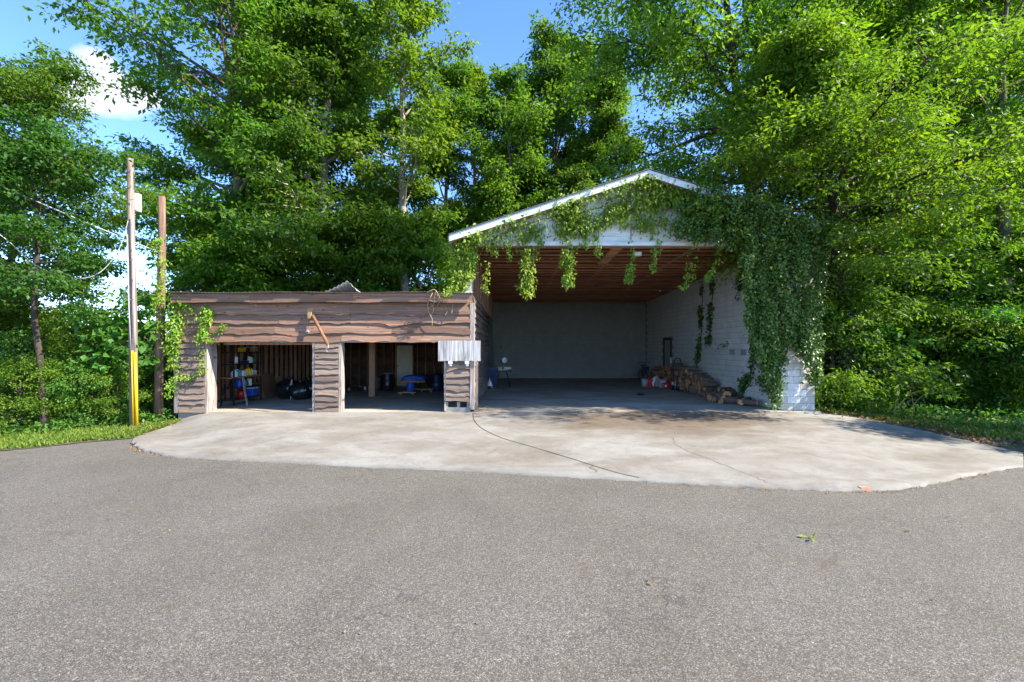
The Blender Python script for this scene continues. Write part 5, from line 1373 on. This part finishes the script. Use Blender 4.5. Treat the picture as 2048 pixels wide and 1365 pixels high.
blower(floorp(1338, 777)+Vector((0, .45, 0)), M['red'], M['stud_orange'], 'red and orange engine tool propped on the firewood', 'hedge_cutter')
blower(floorp(1351, 779), M['plast_white'], M['red'], 'white and red leaf blower in front of the firewood', 'leaf_blower')
ht = floorp(1359, 781)
o = empty('hand_truck', tuple(ht), 'black hand truck with a curved handle standing in the firewood', 'hand truck')
mb = MB(); mb.smooth = True; mb.tube([ht+Vector((-.2, .1, .05)), ht+Vector((-.2, .2, 1.15)), ht+Vector((-.08, .22, 1.42)), ht+Vector((.1, .22, 1.38)), ht+Vector((.18, .2, 1.1)), ht+Vector((.18, .1, .05))], .02, 6)
for z in (.3, .6, .9): mb.tube([ht+Vector((-.2, .14, z)), ht+Vector((.18, .14, z))], .015, 5)
mb.build('frame', M['blackmetal'], o)
mb = MB(); mb.box(ht.x-.22, ht.x+.2, ht.y-.2, ht.y+.08, FZ+.012, FZ+.03); mb.build('toe_plate', M['blackmetal'], o)
for s_ in (-.26, .24):
    mb = MB(); mb.lathe([(.03, -.03), (.12, -.03), (.12, .03), (.03, .03)], ht+Vector((s_, .2, .12)), 12, Matrix.Rotation(math.radians(90), 3, 'Y')); mb.build('wheel', M['black'], o)
pw = floorp(1350, 778)+Vector((.0, .5, 0))
o = empty('leaning_pole', tuple(pw), 'pale thick pole leaning up out of the firewood', 'pole')
mb = MB(); mb.smooth = True; mb.tube([pw+Vector((-.02, 0, 0)), pw+Vector((.06, .2, 1.42))], .045, 8); mb.build('shaft', M['plast_white'], o)
sk_ = floorp(1367, 783)
o = empty('wooden_stake', tuple(sk_), 'thin pale stake leaning on the firewood stack', 'stake')
mb = MB(); mb.bar(sk_, sk_+Vector((-.05, .25, .85)), .03); mb.build('shaft', M['trim'], o)
for k, (px, py, m, lab) in enumerate([(1309, 773, 'plast_white', 'pale crumpled bag nearest the red fuel can'), (1316, 774, 'beige', 'tan crumpled bag between the two pails'), (1313, 770, 'plast_white', 'white crumpled bag at the back of the heap')]):
    c = floorp(px, py); o = empty('crumpled_bag', tuple(c), lab, 'bag', 'bags in front of the firewood')
    mb = MB(); mb.smooth = True; n = 14; vs = []; ph = [sk.uniform(0, 6) for _ in range(3)]
    for j in range(8):
        t = j/7
        for i in range(n):
            a = 6.2832*i/n; q = .17*math.sin(math.pi*min(.95, .2+.72*t))**.6*(1+.18*math.sin(3*a+ph[0]+3*t)+.12*math.sin(7*a+ph[1]))
            vs.append((c.x+q*math.cos(a), c.y+q*math.sin(a), c.z+.42*t))
    mb.add(vs, [(j*n+i, j*n+(i+1) % n, (j+1)*n+(i+1) % n, (j+1)*n+i) for j in range(7) for i in range(n)]+[tuple(range(n-1, -1, -1)), tuple(7*n+i for i in range(n))])
    mb.build('sack', M[m], o); mb = MB(); mb.lathe([(.03, .40), (.07, .46), (.02, .47)], c, 8); mb.build('neck', M[m], o)

# firewood: every log its own object
LOGS = []
lr = random.Random(12)
for k in range(5):
    mb = MB(); n = 11; r = 1.0; vs = []
    wob = [1+lr.uniform(-.12, .12) for _ in range(n)]
    if k == 3: wob = [w if i < 7 else w*.35 for i, w in enumerate(wob)]        # split half-log
    for j in range(4):
        y = -.5+j/3
        for i in range(n):
            a = 6.2832*i/n; q = wob[i]*(1+lr.uniform(-.05, .05)); vs.append((q*math.cos(a), y, q*math.sin(a)))
    mb.cur = 0; mb.smooth = True
    mb.add(vs, [(j*n+i, (j+1)*n+i, (j+1)*n+(i+1) % n, j*n+(i+1) % n) for j in range(3) for i in range(n)])
    mb.smooth = False; mb.cur = 1
    mb.add([Vector(v)*1 for v in vs[:n]]+[(0, -.5, 0)], [(n, i, (i+1) % n) for i in range(n)])
    mb.add([Vector(v)*1 for v in vs[-n:]]+[(0, .5, 0)], [(n, (i+1) % n, i) for i in range(n)])
    me = bpy.data.meshes.new('firewood_log'); me.from_pydata(mb.v, [], mb.f); me.materials.append(M['logbark']); me.materials.append(M['cut'])
    me.polygons.foreach_set('material_index', mb.m); me.polygons.foreach_set('use_smooth', mb.sm); me.update(); LOGS.append(me)
def log(x, y, z, r, ln, rzz, tilt=0.0, label=None, group=None):
    o = bpy.data.objects.new('firewood_log', LOGS[lr.randrange(5)]); COL.objects.link(o)
    o.location = (x, y, z); o.scale = (r, ln, r); o.rotation_euler = (tilt, lr.uniform(0, 6.28), rzz)
    return tag(o, label or 'short bark-covered log in the firewood stack along the block wall', 'firewood log', group or 'logs stacked along the block wall')
yy = 17.6
while yy < 24.2:
    z = FZ; hmax = (.60+.42*math.sin(math.pi*min(1, max(0, (yy-17.2)/7.6))))*lr.uniform(.82, 1.1); lev = 0
    while z < FZ+hmax-.08:
        r = lr.uniform(.075, .125)
        log(7.72-lr.uniform(-.06, .08)-.02*lev, yy+(.1 if lev % 2 else 0)+lr.uniform(-.02, .02), z+r, r, lr.uniform(.42, .55), math.radians(90)+lr.uniform(-.28, .28), lr.uniform(-.1, .1))
        z += r*1.75; lev += 1
    yy += .225
for k in range(34):
    y = 14.6+3.0*lr.random(); t = lr.random()
    r = lr.uniform(.06, .12)
    top = .30 if y > 16 else .16
    log(7.95-.75*t*(1.0 if y < 16.6 else .8), y, FZ+r+max(0, (1-t)*top*lr.random()), r, lr.uniform(.4, .55), lr.uniform(.2, 2.9), lr.uniform(-.15, .15), 'loose bark-covered log in the low heap towards the pillar', 'loose logs heaped by the pillar')
bl = floorp(1408, 786)
for (px, py, r, ln, a, lab) in [(1404, 789, .19, .85, 1.25, 'big log lying out front with its orange heartwood end showing'), (1382, 783, .15, .6, 1.35, 'round log with a pale ringed end left of the biggest one'), (1424, 793, .08, .62, 1.5, 'thin split log on the floor in front of the biggest one'),
                                (1455, 794, .12, .75, 1.4, 'long reddish-ended log lying alone on the floor'), (1500, 801, .16, .6, 1.0, 'bleached grey split log in the low heap'), (1515, 802, .09, 1.0, 1.75, 'long thin log lying nearest the ivy')]:
    c = floorp(px, py); log(min(c.x+.15, XR-.5*ln-.05), c.y, FZ+r*.9, r, ln, a, 0, lab, 'logs stacked along the block wall')

# ------------------------------------------------------------------ small things lying about
bc = PZ(1727, 981, ZA)
o = empty('brick_fragment', tuple(bc), 'small broken piece of orange brick at the concrete edge', 'brick')
mb = MB(); mb.add([(bc.x-.08, bc.y-.05, ZA), (bc.x+.09, bc.y-.06, ZA), (bc.x+.07, bc.y+.05, ZA), (bc.x-.07, bc.y+.06, ZA), (bc.x-.06, bc.y-.04, ZA+.05), (bc.x+.07, bc.y-.045, ZA+.06), (bc.x+.06, bc.y+.03, ZA+.045), (bc.x-.06, bc.y+.04, ZA+.055)], [(0,3,2,1),(4,5,6,7),(0,1,5,4),(1,2,6,5),(2,3,7,6),(3,0,4,7)])
mb.build('lump', M['brick_chip'], o)
rng = np.random.default_rng(50)
def litter(px, py, z, n, L0, name, label, m, spread=.06):
    c = PZ(px, py, z); me_ = leaf_arrays(rng, np.array([[c.x, c.y, c.z+.025]]), spread, n, L0, flat=.15, droop=.05, upw=2.5, ratio=.4)
    o = link(name, leaf_mesh(name, m, me_), kind=None); tag(o, label, 'leaf'); return o
litter(1621, 1079, ZA, 7, .10, 'leaf_sprig', 'fresh green leaf sprig lying on the asphalt', M['creeper'], .05)
litter(1816, 1064, ZA, 3, .09, 'dry_leaf', 'curled brown leaf on the asphalt right of the green sprig', M['deadleaf'], .04)
litter(1768, 929, -.40, 2, .08, 'dry_leaf', 'brown scrap of leaf on the pale concrete apron', M['deadleaf'], .04)
litter(1799, 874, -.28, 2, .09, 'dry_leaf', 'dark leaf on the shaded concrete near the verge', M['deadleaf'], .04)
litter(1293, 1166, ZA, 2, .05, 'dry_leaf', 'tiny pale leaf far out on the asphalt', M['deadleaf'], .03)
st_ = PZ(1281, 790, FZ)
o = empty('floor_rag', tuple(st_), 'dark crumpled rag lying on the bay floor', 'rag')
mb = MB(); mb.smooth = True; n = 12
vs = [(st_.x+.22*math.cos(6.28*i/n)*(1+.3*math.sin(5*i)), st_.y+.16*math.sin(6.28*i/n), FZ+.004) for i in range(n)]+[(st_.x+.12*math.cos(6.28*i/n), st_.y+.08*math.sin(6.28*i/n)*(1+.3*math.cos(3*i)), FZ+.05) for i in range(n)]+[(st_.x, st_.y, FZ+.06)]
mb.add(vs, [(i, (i+1) % n, n+(i+1) % n, n+i) for i in range(n)]+[(n+i, n+(i+1) % n, 2*n) for i in range(n)]); mb.build('cloth', M['black'], o)

# ------------------------------------------------------------------ creepers and ivy
def inpoly(x, y, poly):
    ins = np.zeros(len(x), bool); n = len(poly); j = n-1
    for i in range(n):
        xi, yi = poly[i]; xj, yj = poly[j]
        c = ((yi > y) != (yj > y)) & (x < (xj-xi)*(y-yi)/(yj-yi+1e-9)+xi); ins ^= c; j = i
    return ins
def sample_poly(rng, poly, n):
    p = np.array(poly); lo, hi = p.min(0), p.max(0); out = []
    tot = 0
    while tot < n:
        q = lo+(hi-lo)*rng.random((n*2, 2)); q = q[inpoly(q[:, 0], q[:, 1], poly)]; out.append(q); tot += len(q)
    return np.concatenate(out)[:n]
def wall_leaves(rng, px, Y, per, L0, cs=.12, ratio=.7, out=.15, tint=None, facing=(0, -1, 0)):
    """leaf clusters at picture points px (n,2) on the vertical plane y=Y, hanging and facing outwards"""
    n = len(px); Ya = np.broadcast_to(Y, n)
    C = np.stack([(px[:, 0]-CX)*Ya/F, Ya, EYE+(HZ-px[:, 1])*Ya/F], 1)
    return hang_leaves(rng, C, per, L0, cs, ratio, out, tint, facing)
def hang_leaves(rng, C, per, L0, cs=.12, ratio=.7, out=.15, tint=None, facing=(0, -1, 0)):
    n = len(C); idx = np.repeat(np.arange(n), per); m = n*per; fc = np.array(facing, float)
    off = rng.normal(size=(m, 3))*cs*.5; off += fc*(np.abs(rng.normal(size=m))*out)[:, None]-off*np.abs(fc)*.8
    Pp = C[idx]+off
    ax = rng.normal(size=(m, 3))*.5; ax[:, 2] -= .75; ax += fc*.25; ax /= np.linalg.norm(ax, axis=1)[:, None]
    nr = rng.normal(size=(m, 3))*.55+fc*.8; nr[:, 2] += .7; nr[:, 0] += .25
    nr -= ax*np.sum(nr*ax, axis=1)[:, None]; nr /= np.linalg.norm(nr, axis=1)[:, None]
    Ln = L0*(.6+.7*rng.random(m)); tc = rng.random(n) if tint is None else np.broadcast_to(tint, n)
    return Pp, nr, ax, Ln, Ln*ratio, np.clip(.5*tc[idx]+.5*rng.random(m), 0, 1)
def stems(name, polys, r, m, parent):
    mb = MB(); mb.smooth = True
    for pts in polys: mb.tube(pts, r, 5)
    return mb.build(name, m, parent)

rg = np.random.default_rng(60)
YG = YF-.03
gc = empty('gable_creeper', (GX(1250), YG, GZ(492)), 'bright green creeper covering the white gable, strands hanging below the beam', 'creeper')
polys = [([(912, 478), (1000, 452), (1100, 418), (1108, 440), (1080, 462), (1000, 482), (950, 492), (908, 492)], 85, .5),
         ([(1090, 410), (1150, 388), (1155, 440), (1130, 470), (1110, 462)], 90, .45),
         ([(1140, 395), (1290, 362), (1380, 395), (1480, 432), (1490, 476), (1400, 466), (1330, 452), (1260, 470), (1210, 460), (1165, 468), (1140, 450)], 450, .6),
         ([(1290, 358), (1370, 384), (1480, 425), (1370, 410)], 120, .6),
         ([(1400, 430), (1500, 440), (1500, 486), (1440, 480), (1395, 470)], 90, .25)]
arrs = []
for poly, n, tn in polys:
    q = sample_poly(rg, poly, n); g_ = np.sin(q[:, 0]*.045+1.5*np.sin(q[:, 1]*.05))+np.sin(q[:, 1]*.09+q[:, 0]*.021)+.5*rg.normal(size=n); q = q[g_ > (-.75 if q[:, 0].mean() > 1180 else -.2)]; n = len(q)
    arrs.append(wall_leaves(rg, q, YG-.06, 12, .14, .26, .45, .16, tint=np.clip(tn+rg.normal(size=n)*.25, 0, 1)))
q = sample_poly(rg, [(905, 484), (1000, 448), (1290, 353), (1300, 362), (1000, 463), (915, 492)], 60)
arrs.append(wall_leaves(rg, q, YG-.45, 6, .12, .14, .62, .08))
link('leaves', leaf_mesh('gable_creeper_leaves', M['creeper'], *arrs), gc, -Vector(gc.location), kind='stuff')
def strand(name, pts, w0, w1, n, tint, Yp=YG-.05, L0=.125, m='creeper', stem=True, parent=gc, per=6):
    pts3 = resample([P(x, y, Yp) for x, y in pts], 20)
    rr_ = np.random.default_rng(abs(hash((round(pts[0][0]), n))) % 10000)
    u = rr_.random(n)**.9; i = np.minimum((u*19).astype(int), 18)
    C = np.array([list(pts3[k]) for k in i]); Nx = np.array([list(pts3[k+1]) for k in i]); C = C+(Nx-C)*rr_.random(n)[:, None]
    w = (w0*(1-u)+w1*u)*Yp/F
    C[:, 0] += rr_.normal(size=n)*w*.32; C[:, 1] += rr_.normal(size=n)*np.minimum(w, .2)*.32
    if w0 < 23: L0, per = L0*.78, per-2
    a = hang_leaves(rr_, C, per+2, L0, .11 if w0 > 23 else .08, .46, .05, tint=np.clip(tint+rr_.normal(size=n)*.2, 0, 1))
    o = link(name, leaf_mesh(name, M[m], a), parent, -Vector(parent.location), kind='stuff')
    if stem:
        mb = MB(); mb.smooth = True; mb.tube(pts3, .008, 4)
        s = mb.build('vine_stem', M['vine_stem'], None, origin=parent.location); s.location = (0, 0, 0); s.parent = o
    return o
for pts, w0, w1, n, tn in [
    ([(925, 480), (924, 530), (918, 575), (905, 592)], 46, 12, 190, .85),
    ([(940, 484), (943, 520), (936, 560)], 26, 8, 60, .8),
    ([(974, 486), (974, 530), (971, 566), (974, 582)], 14, 5, 22, .75),
    ([(985, 484), (990, 510)], 16, 10, 18, .7), ([(1017, 478), (1018, 520)], 18, 6, 18, .65),
    ([(1053, 470), (1056, 520), (1055, 560), (1053, 590)], 30, 16, 105, .85),
    ([(1080, 468), (1085, 492)], 20, 12, 14, .5),
    ([(1134, 450), (1138, 510), (1134, 550), (1135, 568)], 30, 7, 75, .55),
    ([(1165, 455), (1172, 495)], 22, 12, 26, .45), ([(1194, 470), (1196, 512)], 16, 7, 18, .6),
    ([(1262, 460), (1263, 510), (1258, 545), (1257, 562)], 22, 7, 46, .6),
    ([(1308, 460), (1310, 510), (1304, 542)], 18, 7, 32, .5),
    ([(1384, 480), (1382, 520), (1377, 555), (1360, 576)], 20, 8, 34, .4),
    ([(1437, 486), (1436, 515), (1422, 545)], 10, 5, 12, .55), ([(1425, 543), (1412, 560)], 14, 8, 12, .6)]:
    strand('hanging_strand', pts, w0, w1, n, tn)
q = [P(1000, 470, YG), P(1080, 440, YG), P(1180, 420, YG), P(1290, 400, YG), P(1400, 430, YG), P(1500, 460, YG)]
stems('vine_stem', [resample(q, 20), resample([P(1290, 400, YG), P(1265, 440, YG), P(1262, 480, YG)], 8), resample([P(1180, 420, YG), P(1140, 440, YG), P(1135, 480, YG)], 8)], .014, M['vine_stem'], gc)

# dark ivy on the right end of the gable and on the pillar
iv = empty('pillar_ivy', (XR+.4, YF-.1, -.1), 'thick glossy dark ivy over the right pillar and roof corner', 'ivy')
ri = np.random.default_rng(61); arrs = []
for poly, n, Y0, dep, tn in [
    ([(1360, 405), (1430, 400), (1520, 415), (1610, 440), (1660, 480), (1640, 520), (1560, 520), (1480, 500), (1400, 480), (1340, 470)], 700, YF-.15, .35, .3),
    ([(1372, 374), (1430, 372), (1540, 405), (1660, 448), (1668, 470), (1560, 436), (1440, 396)], 120, YF-.52, .2, .5),
    ([(1385, 382), (1450, 392), (1620, 448), (1672, 470), (1680, 500), (1600, 480), (1480, 445), (1400, 415)], 240, YF-.46, .12, .35),
    ([(1478, 470), (1560, 480), (1650, 490), (1650, 560), (1630, 690), (1600, 700), (1560, 640), (1520, 680), (1500, 640), (1490, 560)], 900, YF-.12, .38, .55),
    ([(1490, 560), (1555, 600), (1575, 690), (1562, 740), (1556, 808), (1540, 812), (1535, 760), (1508, 690), (1492, 640)], 430, YF-.10, .30, .5),
    ([(1555, 600), (1640, 600), (1636, 735), (1618, 742), (1600, 705), (1572, 680)], 330, YF-.08, .3, .6),
    ([(1616, 700), (1638, 690), (1632, 775), (1622, 765)], 45, YF-.06, .15, .6)]:
    q = sample_poly(ri, poly, n)
    wv = q[:, 0]+9*np.sin(q[:, 1]*.021+q[:, 0]*.01)+5*np.sin(q[:, 1]*.06)
    drape = np.abs(np.sin(wv*.085))**.7; lump = .55+.45*np.sin(q[:, 1]*.035+np.floor(wv*.085/3.14159)*2.1)
    keep = ri.random(n) < .30+.70*drape; q, drape, lump = q[keep], drape[keep], lump[keep]; n = len(q)
    Yq = Y0-dep*1.35*drape*(.45+.55*lump)
    arrs.append(wall_leaves(ri, q, Yq, 15, .085, .15, .85, .05, tint=np.clip(tn-.1+.5*ri.random(n), 0, 1)))
# flank: ivy also on the inner face of the wall near the front
n = 200; C = np.stack([np.full(n, XR-.05), YF+.05+1.1*ri.random(n)**1.6, .5+4.2*ri.random(n)], 1)
arrs.append(hang_leaves(ri, C, 8, .095, .18, .85, .08, facing=(-1, 0, 0)))
link('leaves', leaf_mesh('pillar_ivy_leaves', M['ivy'], *arrs), iv, -Vector(iv.location), kind='stuff')
stems('ivy_stem', [resample([P(1545, 815, YF-.04), P(1540, 740, YF-.05), P(1535, 640, YF-.05), P(1540, 520, YF-.05), P(1500, 470, YF-.05)], 16),
                   resample([P(1560, 740, YF-.05), P(1585, 660, YF-.05), P(1600, 560, YF-.05), P(1580, 480, YF-.05)], 14)], .03, M['bark_dark'], iv)
# ivy runners on the inner face of the right wall
def runner(name, label, yz, w, n, tn):
    o = empty(name, (XR, yz[0][0], FZ), label, 'ivy', 'ivy runners on the inner block wall')
    pts = resample([Vector((XR-.015, y, z)) for y, z in yz], 30); r_ = np.random.default_rng(n)
    i = r_.integers(0, 29, n); C = np.array([list(pts[k]) for k in i]); C[:, 1] += r_.normal(size=n)*w; C[:, 2] += r_.normal(size=n)*.06
    k_ = (np.sin(C[:, 2]*4.5)+.3*r_.normal(size=n)) > -.45; C = C[k_]
    link('leaves', leaf_mesh(name, M['ivy'], hang_leaves(r_, C, 7, .10, .16, .85, .05, tint=tn, facing=(-1, 0, 0))), o, -Vector(o.location), kind='stuff')
    stems('stem', [pts], .012, M['bark_dark'], o)
def wy(px): return XR*F/(px-CX)
def wz(px, py): return EYE+(HZ-py)*wy(px)/F
runner('wall_ivy', 'long dark ivy runner from the ceiling down to the firewood', [(wy(1392), wz(1392, 738)), (wy(1400), wz(1400, 700)), (wy(1404), wz(1404, 640)), (wy(1406), wz(1406, 566))], .09, 130, .2)
runner('wall_ivy', 'shorter ivy runner hanging from the ceiling beside the long one', [(wy(1420), wz(1420, 684)), (wy(1422), wz(1422, 640)), (wy(1428), wz(1428, 560))], .08, 90, .2)
runner('wall_ivy', 'ivy runner climbing from the loose logs up towards the pillar', [(wy(1484), wz(1484, 776)), (wy(1500), wz(1500, 750)), (wy(1512), wz(1512, 690)), (wy(1508), wz(1508, 640))], .11, 150, .25)
runner('wall_ivy', 'ivy spray trailing under the ceiling beside the pillar', [(wy(1475), wz(1475, 590)), (wy(1490), wz(1490, 560)), (wy(1500), wz(1500, 530))], .2, 120, .25)
# ivy on the trunk of the big right tree
tv = empty('trunk_ivy', (X(1512, 19.0), 18.7, 4.0), 'dark ivy climbing the trunk of the massive tree behind the garage roof', 'ivy')
n = 520; r_ = np.random.default_rng(63); a = r_.random(n)*6.28; zt_ = 4.5+9*r_.random(n)
C = np.stack([X(1512, 19)+.45*np.cos(a)+.02*zt_*np.sin(zt_), 19+.45*np.sin(a), zt_], 1)
link('leaves', leaf_mesh('trunk_ivy_leaves', M['ivy'], hang_leaves(r_, C, 8, .12, .22, .85, .1)), tv, -Vector(tv.location), kind='stuff')
stems('stem', [[(X(1512, 19), 18.6, 3.5), (X(1512, 19)+.1, 18.6, 8), (X(1512, 19), 18.65, 12)]], .04, M['bark_dark'], tv)

tv = empty('trunk_ivy', (X(1700, 15.7), 15.6, -.2), 'dark ivy wrapping the trunk that stands just right of the block pillar', 'ivy')
n = 330; r_ = np.random.default_rng(64); a = r_.random(n)*6.28; zt_ = .4+6.2*r_.random(n)**.9
C = np.stack([X(1700, 15.7)+.24*np.cos(a)-3.0*(zt_/10.6)**1.2, 15.7+.24*np.sin(a)-2.3*(zt_/10.6)**1.2, zt_-.2], 1)
link('leaves', leaf_mesh('trunk_ivy_leaves', M['ivy'], hang_leaves(r_, C, 9, .10, .22, .85, .12)), tv, -Vector(tv.location), kind='stuff')
stems('stem', [[(X(1700, 15.7), 15.45, -.1), (X(1700, 15.7)-.15, 15.35, 1.5), (X(1700, 15.7)-.5, 15.0, 3)]], .03, M['bark_dark'], tv)
# vines on the shed corner and on the brown pole
sv = empty('shed_vine', (SX(352), YS-.1, -.1), 'yellow-green vine climbing the left corner of the shed and looping over its boards', 'vine')
for pts, w0, w1, n, tn in [([(362, 590), (358, 620), (352, 660), (348, 700)], 36, 22, 90, .6), ([(345, 600), (340, 650), (348, 700), (352, 745)], 24, 16, 50, .55), ([(350, 745), (345, 770), (340, 792)], 18, 8, 26, .6),
                           ([(412, 616), (416, 640), (408, 665), (400, 684)], 24, 16, 46, .7), ([(418, 676), (425, 682)], 20, 14, 16, .65), ([(408, 690), (405, 715), (412, 730), (400, 745), (380, 754), (358, 755)], 9, 11, 36, .75),
                           ([(430, 668), (445, 655), (452, 650)], 8, 12, 12, .7), ([(372, 600), (390, 625), (400, 640)], 8, 8, 10, .6)]:
    strand('vine_spray', pts, w0, w1, n, tn, YS-.10, .10, 'creeper', True, sv)
pv = empty('pole_vine', (X(320, Y2), Y2-.1, -.4), 'yellow-green vine wrapped round the shorter brown pole', 'vine')
for pts, w0, w1, n, tn in [([(322, 478), (312, 490), (305, 502)], 22, 18, 40, .85), ([(325, 500), (322, 540), (322, 580), (321, 610)], 18, 15, 60, .85), ([(321, 610), (321, 650), (318, 680)], 16, 8, 24, .65), ([(330, 520), (333, 560)], 10, 8, 16, .8)]:
    strand('vine_spray', pts, w0, w1, n, tn, Y2-.17, .10, 'creeper', True, pv)
# dry vine tangle on the shed fascia
dv = empty('dry_vine', (SX(870), 13.2, 3.2), 'bare dry vine tangle hanging over the shed fascia near the bay', 'vine')
dr_ = random.Random(6); mb = MB(); mb.smooth = True
for pts in [[(852, 587), (862, 582), (872, 580), (878, 592), (884, 603)], [(866, 586), (858, 600), (855, 612), (859, 625), (864, 640), (862, 655)], [(872, 582), (870, 595), (866, 610), (856, 618)], [(880, 588), (872, 604), (858, 600)], [(890, 612), (893, 622), (889, 632)], [(904, 606), (907, 618), (903, 628)], [(874, 590), (880, 600), (876, 612)], [(862, 606), (868, 618), (864, 630)]]:
    q = [P(x+dr_.uniform(-2, 2), y, 13.16 if y < 606 else 13.36)+Vector((0, dr_.uniform(-.06, .02), 0)) for x, y in pts]; mb.tube(resample(q, 10), .011, 5)
mb.build('stem', M['vine_stem'], dv)
strand('leaf_spray', [(905, 570), (898, 584), (890, 590)], 18, 10, 16, .9, 13.12, .1, 'creeper', True, dv)
# twiggy bare branches on the verge
tw = empty('fallen_branch', tuple(PZ(1790, 826, -.2)), 'bare grey fallen branch lying in the shade on the verge', 'branch')
mb = MB(); mb.smooth = True; b0 = Vector(tw.location); tr = random.Random(3)
for k in range(9):
    a = b0+Vector((tr.uniform(-.6, .6), tr.uniform(-.2, .2), .05)); d = Vector((tr.uniform(-.8, 1.2), tr.uniform(-.6, .3), tr.uniform(.1, .9)))
    mb.tube(resample([a, a+d*.5+Vector((0, 0, tr.uniform(0, .25))), a+d], 7), list(np.linspace(.016, .004, 7)), 5)
mb.build('twigs', M['vine_stem'], tw)
